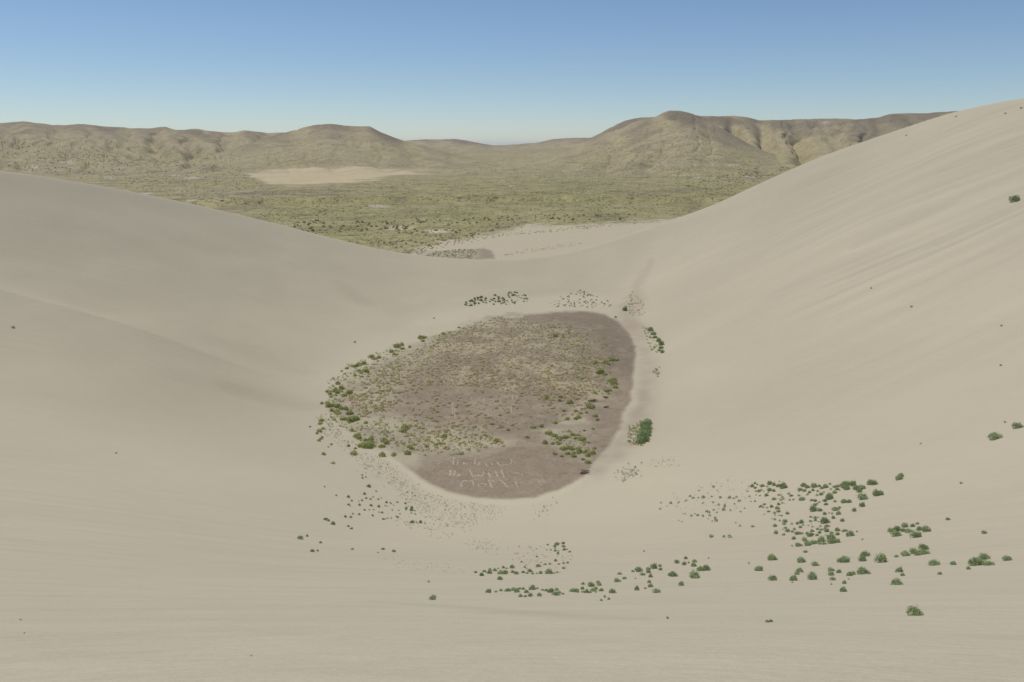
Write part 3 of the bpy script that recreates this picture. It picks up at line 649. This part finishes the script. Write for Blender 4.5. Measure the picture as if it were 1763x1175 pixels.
single("""140,214,55|left shrub of the close trio leading the right-hand cluster
198,205,60|right shrub of the close trio leading the right-hand cluster
195,255,68|lowest shrub of the close trio leading the right-hand cluster
282,165,48|uppermost shrub of the right-hand cluster
318,218,60|central shrub of the right-hand cluster with a dark base
392,268,68|round shrub at the bottom of the right-hand cluster
428,198,42|dark upright shrub at the right of the right-hand cluster
495,210,60|pale flat shrub at the right end of the right-hand cluster
408,136,30|little shrub above the right end of the right-hand cluster
358,162,36|faint thin shrub in the upper middle of the right-hand cluster
265,210,40|sparse shrub left of the centre of the right-hand cluster
718,92,36|small lone shrub on bare sand up-right of the right-hand cluster
1085,230,46|lone dark green shrub far right on the bare sand
290,455,75|leftmost pale shrub of a rising row near the right edge
372,432,62|second shrub of the rising row near the right edge
405,450,45|small low shrub in the middle of the rising row near the right edge
470,392,80|upper shrub of the tall stack ending the rising row
470,438,80|lower shrub of the tall stack ending the rising row
195,468,30|tiny faint shrub before the start of the rising row
40,520,90|pale spreading shrub left of the rising row
575,550,90|big round dark green shrub alone right of the rising row
770,545,48|low pale tuft right of the big round shrub
985,552,78|dark left shrub of the rightmost large clump
1020,500,45|small back shrub of the rightmost large clump
1085,490,62|upper right shrub of the rightmost large clump
1075,545,70|central front shrub of the rightmost large clump
1125,550,70|right front shrub of the rightmost large clump
1315,502,60|flat olive shrub nearest the right edge of the picture
922,592,30|faint tuft below-left of the rightmost large clump
635,644,40|small olive tuft below the big round shrub
222,620,58|sparse two-tiered shrub above the lone dome at lower right
258,658,34|tiny tuft between the sparse shrub and the lone dome
200,746,90|lone domed green shrub on the open lower right slope
375,1056,110|wide spiky green shrub alone near the bottom right""", 1510, 880, K7)
single("""490,564,62|spiky green shrub with pale stems below the middle row, left of two
735,596,78|flat green shrub lowest in the middle of the slope
178,600,75|sparse upright shrub near the bottom of the slope, left of the spiky one
1050,505,62|small flat shrub alone right of the middle row
905,380,50|left half of the wide low shrub in the middle of the slope
950,390,90|right half of the wide low shrub in the middle of the slope
1220,410,110|wide flat green shrub below the long hedge-like one
1205,262,60|lower of two stacked shrubs left of the long hedge-like shrub
1218,210,55|upper of two stacked shrubs left of the long hedge-like shrub
1105,168,46|small round shrub topmost of the loose group in the middle of the slope
995,222,50|small dome leftmost of the loose group in the middle of the slope
1085,245,50|pale little shrub in the loose group in the middle of the slope
1142,222,26|tiny shrub between the pale one and the stacked two
1295,318,90|left half of the long hedge-like green shrub
1365,312,90|right half of the long hedge-like green shrub
875,922,32|tiny lone tuft on bare sand at the bottom centre""", 1030, 940, K1)
single("""215,528,46|round shrub alone under the left end of the upper shrub band
448,578,52|dark round shrub alone between the two shrub bands
1150,345,36|dark round shrub alone above the right end of the upper shrub band
915,292,28|small shrub alone on bare sand above the upper shrub band""", 800, 920, K1)
single("""992,285,40|small flat shrub alone above the scattered shrubs on the left slope
935,380,42|flat green shrub at the top of the scattered shrubs on the left slope
445,704,46|upper left shrub of a diagonal line of three on the left slope
483,718,30|small middle shrub of a diagonal line of three on the left slope
540,762,46|lower right shrub of a diagonal line of three on the left slope
732,788,26|smaller upper shrub of a tilted pair on the left slope
770,818,38|larger lower shrub of a tilted pair on the left slope
122,944,54|leftmost dark green shrub on the left slope
212,912,32|small shrub just right of the leftmost dark one
382,996,28|faint little tuft right of and below the leftmost dark shrub
276,1104,44|larger shrub of the lowest pair on the left slope
345,1098,28|smaller shrub of the lowest pair on the left slope
783,1078,28|thin dark shrub below the tilted pair on the left slope
1172,1078,38|dark shrub left of a bright one at the foot of the left slope
1308,1108,44|bright green flat shrub at the foot of the left slope""", 500, 800, K1)
single("""1712,756,15|dark green shrub halfway up the right edge of the dune
1752,737,12|small green shrub close to the right edge above the dark one
1548,826,9|lower half of a small shrub pair above the right end of the dense patch
1551,821,8|upper half of a small shrub pair above the right end of the dense patch
745,1033,10|lone green tuft below the left end of the lower shrub band
1747,346,12|dark olive shrub alone high on the right dune face""", 0, 0, 1.0)
# shrubs and tufts on and around the crater floor
FLOOR_R = read("""960,115,55;840,210,75;665,240,45;765,210,35;550,270,42;480,278,40;610,330,60;660,350,50;700,370,45;750,370,70;830,345,70;840,370,40;895,380,60;580,410,45;670,420,70;730,460,60;790,460,80;850,500,80;820,520,50;770,500,40;925,480,40;980,495,48;940,515,48;905,490,35;940,575,48;900,550,30;995,455,30;945,405,25;860,455,30;660,500,40;720,520,30;705,385,30;430,360,40;80,345,35;130,250,30;170,395,45;215,275,28;270,300,30;840,140,35;880,160,30;930,155,24;770,75,30;705,55,30;710,25,28;600,38,35;740,140,25;1000,182,45;1020,215,30;985,290,25;910,305,22""", 820, 680, K2)
BANK = read("""1445,240,60;1405,260,45;1430,285,80;1425,320,85;1440,345,70;1400,370,80;1385,405,70;1425,390,50""", 820, 680, K2)
BANK2 = read("""1565,440,40;1590,470,40;1605,500,35;1635,530,40;1655,560,45;1655,590,40;1665,625,35;1640,610,25;1350,270,40;1272,328,16""", 800, 480, K2)
FLOOR_T = read("""1240,690,50;1280,690,40;1190,715,50;1100,715,50;1215,725,30;1150,800,60;1185,810,40;1250,860,60;1260,890,50;1270,920,45;1225,870,50;1200,960,70;1100,965,35;810,1000,40;885,1050,50;800,1030,30;690,1010,45;1130,800,50;765,490,35;758,415,28;830,498,28""", 800, 480, K2)
FLOOR_L = read("""475,760,36;432,782,24;360,845,20;555,745,80;530,745,40;620,722,40;685,665,50;745,668,45;705,680,40;900,580,55;938,565,40;850,620,40;875,640,35;945,595,35;1005,580,28;1100,505,50;1130,500,30;1118,530,30;1290,470,30;1420,415,24;400,890,40;430,930,50;380,950,50;400,965,40;310,955,36;335,975,36;340,1000,30;455,990,36;490,970,50;505,960,40;265,1055,28;315,1055,40;320,1080,50;355,1075,50;400,1085,50;430,1100,40;350,1115,36;385,1125,50;400,1140,40;470,1105,45;580,780,40;635,785,50;650,790,30;545,820,30;455,805,20;600,830,30;595,800,25""", 500, 480, K2)
FLOOR_B = read("""510,230,110;490,215,70;435,210,40;560,210,50;260,220,45;250,245,40;245,310,40;225,330,25;275,290,25;240,390,28;255,375,25;268,362,25;165,272,20;375,215,22;342,190,20;320,212,18;345,420,20;320,442,18;278,506,30;358,580,36;535,502,50;490,435,28;548,455,26;640,445,120;610,435,60;665,440,50;560,355,55;580,370,50;520,305,36;775,515,50;870,510,45;660,395,80;690,405,40;1295,355,50;770,440,50;810,410,50;790,395,50;1000,440,40;1020,455,40;1225,425,36;990,500,50;1150,440,30;965,285,60;950,310,50;635,240,36;640,140,24;500,160,60;1440,500,40;1700,250,35""", 500, 680, K2)
WEEDS = [(1500,497,4,'thin dark weed standing alone in the middle of the right dune face'),(1585,765,5,'dark weed alone on the right slope above the dense shrub patch'),
 (1723,630,5,'dark brown weed high near the right edge, lowest of three specks'),(1724,562,4,'tiny dark weed near the right edge, topmost of three specks'),(1730,728,5,'brown weed just left of the shrub at the right edge'),
 (1655,833,6,'dark dry weed on bare sand up-right of the small shrub pair'),(1569,529,6,'pale dry weed on the right dune face with a drag mark beside it'),(1758,187,4,'dark weed at the crest in the upper right corner'),(1731,196,4,'small weed just below the crest near the upper right corner'),
 (1646,202,3,'speck of weed under the crest where the sky begins on the right'),(1560,234,3,'tiny weed below the crest above the far hills on the right'),(23,565,6,'small dark weed near the left edge below the sand spur'),
 (200,781,4,'faint dry twig on the middle of the left slope'),(611,590,5,'dark weed alone on the left bowl wall above the crater floor'),(747,549,5,'dark weed on the bowl wall above the left rim of the crater floor'),
 (36,1068,4,'upper of two dark specks of weed in the lower left corner'),(42,1091,4,'lower of two dark specks of weed in the lower left corner'),(433,1130,4,'tiny dark weed at the bottom left of the foreground sand'),
 (738,1003,5,'small brown weed above the lone tuft at the lower middle'),(1289,970,4,'brown weed left of the domed shrubs on the lower right slope'),(1461,998,4,'brown weed between the largest low-row shrub and the pale one below'),
 (1431,1007,5,'brown weed under the vertical stack of three shrubs'),(1364,1004,4,'brown weed below the leaning diagonal trio of shrubs'),(1364,941,5,'dry beige weed at the lower left corner of the dense patch'),(1485,930,4,'dry weed alone right of the large round shrub at the patch corner'),
 (559,839,4,'faint brown weed alone high on the left slope'),(579,854,5,'dark brown weed left of the scattered shrubs on the left slope'),(1109,950,4,'brown weed alone on bare sand above the loose middle group'),(1094,997,4,'brown weed left of the middle row of shrubs'),(1220,962,4,'brown weed right of the long hedge-like shrub')]

G1 = 'dense patch of green shrubs on the lower right slope'
def put(kind, A, noun, where, group, nx=1, ny=1, cat='shrub', rmin=0.0):
    lb, gg = tell_apart(A, noun, where, group, nx, ny)
    plant(kind, A[:, 0], A[:, 1], A[:, 2], lb, gg, cat, rmin=rmin)
# the largest dune shrubs stand as single things, the least ones join the ground cover
S = np.array([s[:3] for s in SINGLE])
plant('dune_shrub', S[:, 0], S[:, 1], S[:, 2], [s[3] for s in SINGLE], None, 'shrub')
small = []
for A, l, g_, lim in ((PATCH, ('green shrub', 'part of the dense right-hand shrub patch'), G1, 4.4),
                 (BAND_UP, ('green shrub', 'part of the upper bottom-centre shrub band'), 'upper shrub band at the bottom centre', 3.0),
                 (RING, ('little green shrub', 'loose ring above the upper shrub band'), 'loose ring of little shrubs at the bottom centre', 3.0),
                 (BAND_LOW, ('green shrub', 'part of the lower bottom-centre shrub band'), 'lower shrub band at the bottom centre', 3.6),
                 (BAND_MID, ('green shrub', 'part of the rising row right of the lower band'), 'rising row of shrubs in the middle of the slope', 4.0)):
    big = A[:, 2] >= lim
    nx, ny = (3, 3) if len(A) > 80 else ((3, 1) if len(A) > 16 else (1, 1))
    lb, gg = tell_apart(A[big], l[0], l[1], g_, nx, ny)
    plant('dune_shrub', A[big, 0], A[big, 1], A[big, 2], lb, gg, 'shrub'); small.append(A[~big])
small.append(PATCH_LEFT); small.append(LEFTSLOPE[LEFTSLOPE[:, 2] < 3.6])
put('dune_shrub', LEFTSLOPE[LEFTSLOPE[:, 2] >= 3.6], 'small green shrub', 'part of the left-slope scatter', 'scattered shrubs on the left slope', 3, 1)
small = np.concatenate(small)
scatter('small_shrubs', small[:, 0], small[:, 1], small[:, 2]*1.05, M_SHRUB, 46, 'many small green shrubs dotted over the lower slopes', w=0.12, hgt=0.75)
W_ = np.array([w[:3] for w in WEEDS]); plant('dry_weed', W_[:, 0], W_[:, 1], W_[:, 2]*0.85, [w[3] for w in WEEDS], None, 'weed')
# crater floor: the widest clumps are several low shrubs grown together
def split(A, lim=14.0):
    out = []; q = np.random.RandomState(8)
    for x_, y_, w_ in A:
        if w_ < lim: out.append((x_, y_, w_)); continue
        n_ = 3 if w_ < 18 else 6
        for j in range(n_): out.append((x_+q.uniform(-.5, .5)*w_*0.8, y_-q.uniform(0, .35)*w_*0.6, w_*q.uniform(.4, .6)))
    return np.array(out)
FLOOR_R, FLOOR_T, FLOOR_L, FLOOR_B = split(FLOOR_R), split(FLOOR_T), split(FLOOR_L), split(FLOOR_B)
plant('floor_shrub', [1016], [702], [13], ['round bright green shrub alone on bare mud at the right of the crater floor'], None, 'shrub')
put('floor_shrub', FLOOR_R[np.hypot(FLOOR_R[:, 0]-1016, FLOOR_R[:, 1]-702) > 9], 'yellow-green shrub', 'part of the crater floor\'s lower right stand', 'shrubs at the lower right of the crater floor', 3, 2)
put('floor_shrub', FLOOR_T, 'yellow-green shrub', 'part of the crater floor\'s upper right stand', 'shrubs at the upper right of the crater floor', 1, 2)
put('dune_shrub', BANK, 'dense green shrub', 'dense clump right of the crater floor', 'green clump at the foot of the right dune')
put('dune_shrub', BANK2, 'green shrub', 'short row beyond the right crater rim', 'short shrub row at the foot of the right dune')
put('floor_shrub', FLOOR_L, 'green shrub', 'part of the crater floor\'s far left rim', 'shrubs along the upper left rim of the crater floor', 2, 2)
put('floor_shrub', FLOOR_B, 'green shrub', 'part of the crater floor\'s near left rim', 'shrubs at the lower left rim of the crater floor', 2, 2)
# straw tufts: the nearest ones singly, the rest as cover
TU = [(600,690),(640,640),(720,600),(790,568),(860,553),(930,556),(1000,575),(1045,620),(1040,660),(1000,690),(900,680),(820,665),(740,665),(680,700),(620,720)]
tu = in_poly(2600, TU, 31); tu = np.r_[tu, in_poly(420, [(640,700),(760,668),(900,675),(1030,680),(1000,720),(900,740),(700,735)], 32), in_poly(120, [(690,735),(860,745),(870,770),(690,778)], 33)]
tw = np.random.RandomState(3).uniform(2.6, 5.2, len(tu))*(0.75+0.25*(tu[:, 1]-550)/150)
o = np.argsort(-tw); big, rest = o[:280], o[280:]
put('straw_tuft', np.c_[tu[big], tw[big]*1.15], 'straw-coloured grass tuft', 'part of the brown crater floor', 'straw tufts on the crater floor', 3, 3, 'grass tuft')
scatter('straw_grass', tu[rest, 0], tu[rest, 1], tw[rest], M_STRAW, 26, 'dry straw grass tufts covering the crater floor', w=0.10, hgt=0.5)
# fine green grass round the floor
def band(n, poly, seed, lo, hi):
    p = in_poly(n, poly, seed); return np.c_[p, np.random.RandomState(seed).uniform(lo, hi, n)]
gr = np.concatenate([
    band(560, [(560,660),(600,628),(690,590),(700,640),(660,700),(690,770),(640,775),(600,745),(570,725)], 41, 2.0, 5.0),
    band(330, [(640,735),(700,722),(830,738),(870,765),(800,785),(690,785)], 42, 2.0, 5.0),
    band(1500, [(640,640),(760,585),(870,556),(980,570),(1030,620),(1000,680),(860,670),(720,660)], 50, 1.2, 2.7),
    band(320, [(870,548),(960,548),(1040,575),(1060,620),(1050,680),(960,690),(985,650),(960,600)], 43, 2.0, 4.5),
    band(90, [(940,745),(1000,740),(1025,790),(960,770)], 44, 2.5, 5.0),
    band(80, [(1080,735),(1105,725),(1105,770),(1080,765)], 45, 3.0, 5.5),
    band(60, [(1105,565),(1125,565),(1140,610),(1120,605)], 46, 2.0, 4.5), band(26, [(1120,640),(1136,630),(1134,650)], 47, 2.0, 4.0),
    band(60, [(1085,500),(1100,510),(1120,540),(1090,545),(1070,535)], 48, 1.8, 3.6), band(150, [(720,585),(860,545),(880,548),(800,575),(740,600)], 49, 1.8, 4.0)])
scatter('green_grass', gr[:, 0], gr[:, 1], gr[:, 2], M_LIME, 18, 'low yellow-green grass round the crater floor', w=0.12, hgt=0.6)
fd = np.concatenate([
    band(1000, [(610,778),(660,792),(712,838),(780,866),(870,876),(850,890),(800,905),(760,900),(720,880),(680,840),(630,810)], 51, 0.9, 2.2),
    band(190, [(545,715),(575,720),(620,770),(590,775),(555,750)], 52, 1.2, 2.6), band(120, [(640,890),(820,890),(800,925),(760,930)], 53, 1.2, 2.8),
    band(110, [(650,955),(820,985),(835,1000),(700,980)], 54, 1.0, 2.0), band(70, [(808,932),(860,938),(850,950),(812,945)], 55, 1.0, 2.4),
    band(60, [(1060,815),(1100,803),(1105,812),(1070,828)], 56, 1.8, 4.0), band(30, [(925,870),(960,858),(950,880),(925,895)], 57, 1.4, 3.0),
    band(90, [(880,935),(985,960),(970,988),(900,985)], 58, 1.4, 3.0), band(90, [(1130,850),(1290,820),(1300,880),(1160,890)], 59, 1.0, 2.4),
    band(50, [(1120,795),(1170,795),(1165,802),(1120,802)], 60, 1.0, 2.2)])
jq = np.random.RandomState(77); jx = jq.normal(0, 6, len(fd)); jy = -np.abs(jq.normal(0, 1, len(fd)))*0+jq.normal(0, 4, len(fd))
fd[:, 0] += jx; fd[:, 1] += jy; fd = fd[poly_sd(fd[:, 0], fd[:, 1], MUD) < -9]
scatter('fine_seedlings', fd[:, 0], fd[:, 1], fd[:, 2]*1.15, M_PALE, 12, 'faint pale green seedlings sprinkled over the sand', w=0.13, hgt=0.9)
# dark shrubs on the sand behind the crater floor
far1 = band(46, [(797,526),(803,518),(822,511),(840,512),(836,522),(812,528)], 61, 1.8, 3.8)
far2 = band(80, [(836,522),(850,508),(880,502),(906,508),(912,518),(890,524),(850,527)], 62, 1.6, 3.6)
far3 = band(110, [(945,522),(960,512),(1000,500),(1030,512),(1055,520),(1050,530),(960,530)], 63, 1.4, 3.0)
put('dark_shrub', far1, 'dark green shrub', 'part of the left strip behind the crater floor', 'dark shrub strip behind the crater floor', 2, 1)
put('dark_shrub', far2[far2[:, 2] > 2.4], 'dark green shrub', 'part of the middle strip behind the crater floor', 'dark shrub strip behind the crater floor, middle stretch', 2, 1)
f_ = np.r_[far2[far2[:, 2] <= 2.4], far3]
scatter('far_bank_shrubs', f_[:, 0], f_[:, 1], f_[:, 2], M_DARK, 30, 'tiny dark shrubs on the sand behind the crater floor', w=0.14)
# plain beyond the dunes
def plainband(n, poly, seed, lo, hi, near=True):
    return band(n, poly, seed, lo, hi)
sg = np.concatenate([
    band(75, [(470,388),(560,378),(650,383),(720,378),(740,392),(640,398),(560,402),(500,398)], 71, 2.6, 5.2),
    band(70, [(700,380),(840,372),(1000,370),(1140,368),(1100,380),(900,385),(760,392)], 72, 2.2, 4.6),
    band(45, [(640,396),(700,390),(860,398),(840,406),(720,408)], 73, 2.0, 4.2),
    band(70, [(600,420),(700,415),(800,402),(860,404),(780,418),(700,433)], 74, 1.8, 3.6)])
put('sagebrush', sg, 'olive-brown sagebrush', 'part of the sagebrush belt beyond the saddle', 'sagebrush on the plain beyond the dune', 3, 3, rmin=400.0)
fr_ = np.concatenate([
    band(1500, [(420,372),(600,345),(900,330),(1250,335),(1180,368),(1000,384),(840,400),(700,428),(600,418),(520,398)], 75, 1.0, 2.8),
    band(1300, [(0,285),(120,262),(420,290),(460,330),(620,345),(500,385),(380,355),(200,318),(60,298)], 76, 0.9, 2.4),
    band(1200, [(430,330),(760,310),(1380,300),(1330,310),(1240,345),(900,335),(600,345)], 77, 0.8, 2.0),
    band(260, [(690,436),(740,420),(850,404),(1000,390),(1180,378),(1000,396),(860,408),(770,426)], 78, 1.0, 2.4),
    band(160, [(1180,320),(1300,290),(1380,285),(1290,315),(1220,345)], 79, 1.4, 3.4)])
scatter('scrub', fr_[:, 0], fr_[:, 1], fr_[:, 2], M_SAGE, 16, 'low olive scrub dotted over the plain', w=0.2, hgt=0.5, rmax=3000.0, rmin=420.0)
hb = np.concatenate([
    band(900, [(985,272),(1050,245),(1110,222),(1200,228),(1260,250),(1330,275),(1260,292),(1000,292)], 91, 0.9, 2.0),
    band(800, [(0,238),(120,240),(260,246),(420,270),(400,288),(200,285),(0,272)], 92, 0.9, 2.2),
    band(420, [(430,262),(520,240),(640,232),(720,268),(700,286),(480,284)], 93, 0.8, 1.8),
    band(500, [(740,300),(860,282),(1000,285),(1300,285),(1350,296),(1000,308)], 94, 0.9, 2.0),
    band(260, [(1200,205),(1290,212),(1460,210),(1540,205),(1480,228),(1400,250),(1300,250)], 95, 0.8, 1.8)])
scatter('hill_scrub', hb[:, 0], hb[:, 1], hb[:, 2], M_SAGE, 10, 'sparse dark scrub dotting the far hillsides', w=0.24, hgt=0.5, rmax=6000.0, rmin=900.0)
bg_ = np.concatenate([band(420, [(728,442),(748,434),(785,430),(812,430),(822,437),(812,446),(760,446)], 80, 1.2, 2.8),
    band(120, [(850,443),(900,430),(1000,416),(1010,420),(900,438)], 81, 0.9, 2.0), band(110, [(690,436),(720,428),(735,432),(720,440)], 82, 1.2, 2.6)])
scatter('basin_grass', bg_[:, 0], bg_[:, 1], bg_[:, 2], M_PALE, 14, 'yellow-green grass in the little hollow beyond the dune saddle', w=0.16, rmin=395.0)

# ---------------------------------------------------------------- writing trodden into the crater floor
def make_flat_mat(name, c, dc):
    g = NT(name); geo = g.n('ShaderNodeNewGeometry'); nz = g.noise(geo.outputs['Position'], 2.5, 4, 0.7)
    mx = g.n('ShaderNodeMix', data_type='RGBA'); mx.inputs[6].default_value = (*c, 1); mx.inputs[7].default_value = (*dc, 1); g.l(nz, mx.inputs[0])
    b = g.n('ShaderNodeBsdfPrincipled'); b.inputs['Roughness'].default_value = 0.95; g.l(mx.outputs[2], b.inputs['Base Color'])
    out = g.n('ShaderNodeOutputMaterial'); g.l(b.outputs[0], out.inputs[0]); return g.m
M_MARK = make_flat_mat('pale_turned_sand', (0.27, 0.225, 0.17), (0.42, 0.36, 0.275))
M_WOOD = make_flat_mat('weathered_dark_wood', (0.05, 0.042, 0.035), (0.13, 0.11, 0.09))
def marks(name, strokes, ox, oy, k, label, width=0.19):
    V = []; F = []; q = np.random.RandomState(len(strokes))
    for st in strokes:
        bold = 1.0
        if len(st[0]) == 1: bold = st[0][0]; st = st[1:]
        p = np.array(st, float); px = ox+p[:, 0]*k; py = oy+p[:, 1]*k
        x, y = on_plane(px, py, 0.3)
        # resample with a little wobble
        seg = np.r_[0, np.cumsum(np.hypot(np.diff(x), np.diff(y)))]; nn = max(4, int(seg[-1]/0.35))
        s = np.linspace(0, seg[-1], nn); X = np.interp(s, seg, x)+q.normal(0, 0.05, nn); Y = np.interp(s, seg, y)+q.normal(0, 0.05, nn)
        ker = np.array([.25, .5, .25])
        if nn > 5: X[1:-1] = np.convolve(X, ker, 'valid'); Y[1:-1] = np.convolve(Y, ker, 'valid')
        tx = np.gradient(X); ty = np.gradient(Y); L = np.hypot(tx, ty)+1e-9; nx, ny = -ty/L, tx/L
        w = width*bold*q.uniform(0.55, 1.25, nn)*np.r_[0.5, np.ones(nn-2), 0.5]
        Z = H(X, Y)
        b = len(V)
        for i in range(nn):
            V += [(X[i]-nx[i]*w[i], Y[i]-ny[i]*w[i], Z[i]-0.02), (X[i], Y[i], Z[i]+0.06), (X[i]+nx[i]*w[i], Y[i]+ny[i]*w[i], Z[i]-0.02)]
        for i in range(nn-1):
            a = b+3*i
            F += [(a, a+3, a+4, a+1), (a+1, a+4, a+5, a+2)]
    me = bpy.data.meshes.new(name); me.from_pydata(V, [], F); me.materials.append(M_MARK); me.update()
    ob = bpy.data.objects.new(name, me); col.objects.link(ob)
    ob['label'] = label; ob['category'] = 'lettering'; ob['group'] = 'writing trodden into the crater floor'
C_ = [(735+52*math.cos(t), 492+26*math.sin(t)) for t in np.linspace(0.3, 6.6, 22)]
marks('ground_lettering', [[(125,215),(165,210)], [(135,170),(170,180),(205,195),(235,185)], [(160,240),(200,200)], [(355,125),(390,125)], [(378,125),(374,180),(370,235)],
    [(345,185),(370,190)], [(413,238),(425,205),(432,190),(452,183)], [(500,190),(506,228)], [(518,222),(513,195)], [(538,238),(545,215),(560,200),(578,195)], [(656,130),(650,170),(640,230)],
    [(700,188),(690,250)], [(690,195),(722,185)], [(1.3,),(790,208),(780,225),(795,240),(828,245)], [(790,208),(850,198),(872,212),(850,232)],
    [(1.2,),(925,190),(945,220),(975,245),(1000,240),(1010,215),(1030,222)], [(1030,222),(1055,236),(1080,238),(1102,215),(1108,165),(1090,150)]], 730, 770, K1,
    'pale top line of scratched writing on the brown crater floor')
marks('ground_lettering', [[(1.7,),(335,295),(340,340),(318,378)], [(1.4,),(392,300),(380,380)], [(1.9,),(432,352),(456,352),(458,378),(428,380),(432,352)],
    [(1.3,),(580,290),(605,360),(625,392),(645,370),(680,345),(705,385)], [(1.2,),(705,385),(735,365),(762,335),(745,310)], [(1.4,),(812,328),(832,368),(850,392)], [(815,298),(848,298)],
    [(1.4,),(905,305),(938,390)], [(1.3,),(975,293),(1020,397)], [(1110,345),(1132,330)], [(1155,322),(1165,345)], [(1185,345),(1190,328)], [(1212,352),(1250,345),(1236,366)]], 730, 770, K1,
    'pale middle line of scratched writing on the crater floor, boldest strokes')
marks('ground_lettering', [[(1.2,),(482,520),(465,490),(480,455),(520,420),(550,455),(575,440),(600,430),(620,440),(627,505)], C_, [(1.2,),(820,425),(840,470),(857,524)],
    [(840,425),(880,442),(915,458),(932,430)], [(1.2,),(950,420),(985,440),(1020,475),(1068,528)], [(1.2,),(1150,438),(1172,492)], [(1172,492),(1188,520)]], 730, 770, K1,
    'pale bottom line of large scratched capitals on the crater floor')
marks('ground_lettering', [[(1330,430),(1390,470)], [(1360,410),(1430,455)], [(1400,405),(1480,460)], [(1440,410),(1520,470)], [(1480,405),(1560,480)], [(1500,500),(1440,450)], [(1330,470),(1360,490)], [(1210,440),(1240,480)]], 730, 770, K1,
    'faint slanting scratches right of the writing on the crater floor', 0.14)
marks('ground_lettering', [[(440,240),(432,430)], [(1.2,),(466,280),(465,440)], [(675,180),(672,212)], [(852,90),(838,160),(825,230)], [(1040,155),(1038,240)], [(1195,150),(1195,230)], [(1245,150),(1245,240)],
    [(1170,280),(1185,380)], [(1150,480),(1150,560)], [(598,530),(600,600)], [(1.6,),(885,765),(915,785)], [(1.6,),(975,818),(1005,818)], [(820,828),(880,828)], [(770,408),(800,410)], [(905,412),(940,415)], [(400,470),(480,475)]], 720, 660, K1,
    'row of pale upright scratch marks across the middle of the crater floor', 0.17)
# weathered sticks lying about
def sticks(px, py, wpx, n, label, seed):
    x, y, z, d = [float(a[0]) for a in cast([px], [py])]; s = wpx/FPX*d; q = np.random.RandomState(seed); V = []; F = []
    for j in range(n):
        a = q.uniform(-0.9, 0.9); L = s*q.uniform(.35, .6); cx, cy = q.uniform(-.3, .3)*s, q.uniform(-.35, .35)*s; t = 0.05*s+0.02; z0, z1 = q.uniform(0.0, .05)*s, q.uniform(0.05, .35)*s
        b = len(V)
        for e_, zz, tt in ((-1, z0, t), (1, z1, t*0.4)):
            for c in range(5):
                w = 2*math.pi*c/5
                V.append((cx+math.cos(a)*L*e_-math.sin(a)*math.cos(w)*tt, cy+math.sin(a)*L*e_+math.cos(a)*math.cos(w)*tt, zz+math.sin(w)*tt+t))
        F += [(b+c, b+(c+1) % 5, b+5+(c+1) % 5, b+5+c) for c in range(5)]+[tuple(b+4-c for c in range(5)), tuple(b+5+c for c in range(5))]
    me = bpy.data.meshes.new('driftwood'); me.from_pydata(V, [], F); me.materials.append(M_WOOD); me.update()
    ob = bpy.data.objects.new('driftwood', me); col.objects.link(ob); ob.location = (x, y, z-0.02); ob['label'] = label; ob['category'] = 'dead branch'
sticks(1022, 692, 12, 6, 'dark dead branches on the mud right of the round bright shrub', 1)
sticks(1044, 685, 9, 5, 'upper small heap of dark twigs near the right edge of the floor', 2)
sticks(1045, 702, 9, 5, 'lower small heap of dark twigs near the right edge of the floor', 3)
sticks(1008, 815, 14, 7, 'grey dead branches at the lower right edge of the brown mud', 4)
sticks(1003, 705, 6, 4, 'short dark twigs left of the round bright shrub on the mud', 5)

# ---------------------------------------------------------------- thin summer haze
def add_haze():
    tops = [max(v.co.z for v in bpy.data.objects[n].data.vertices) for n in ('dune', 'hills', 'plain')]; lows = [min(v.co.z for v in bpy.data.objects[n].data.vertices) for n in ('dune', 'hills', 'plain')]
    lo, hi, s = min(lows)-1.0, max(tops)+12.0, 31000.0
    v = [(x, y, z) for z in (lo, hi) for x, y in ((-s, -s), (s, -s), (s, s), (-s, s))]
    f = [(3, 2, 1, 0), (4, 5, 6, 7), (0, 1, 5, 4), (1, 2, 6, 5), (2, 3, 7, 6), (3, 0, 4, 7)]
    me = bpy.data.meshes.new('haze'); me.from_pydata(v, [], f); me.update()
    g = NT('thin_haze'); pv = g.n('ShaderNodeVolumePrincipled'); pv.inputs['Color'].default_value = (0.86, 0.91, 1.0, 1)
    pv.inputs['Density'].default_value = 0.000025; pv.inputs['Anisotropy'].default_value = 0.2
    out = g.n('ShaderNodeOutputMaterial'); g.l(pv.outputs[0], out.inputs['Volume'])
    me.materials.append(g.m); ob = bpy.data.objects.new('haze', me); col.objects.link(ob); ob['kind'] = 'stuff'; ob['label'] = 'thin pale haze over the distant hills'
add_haze()
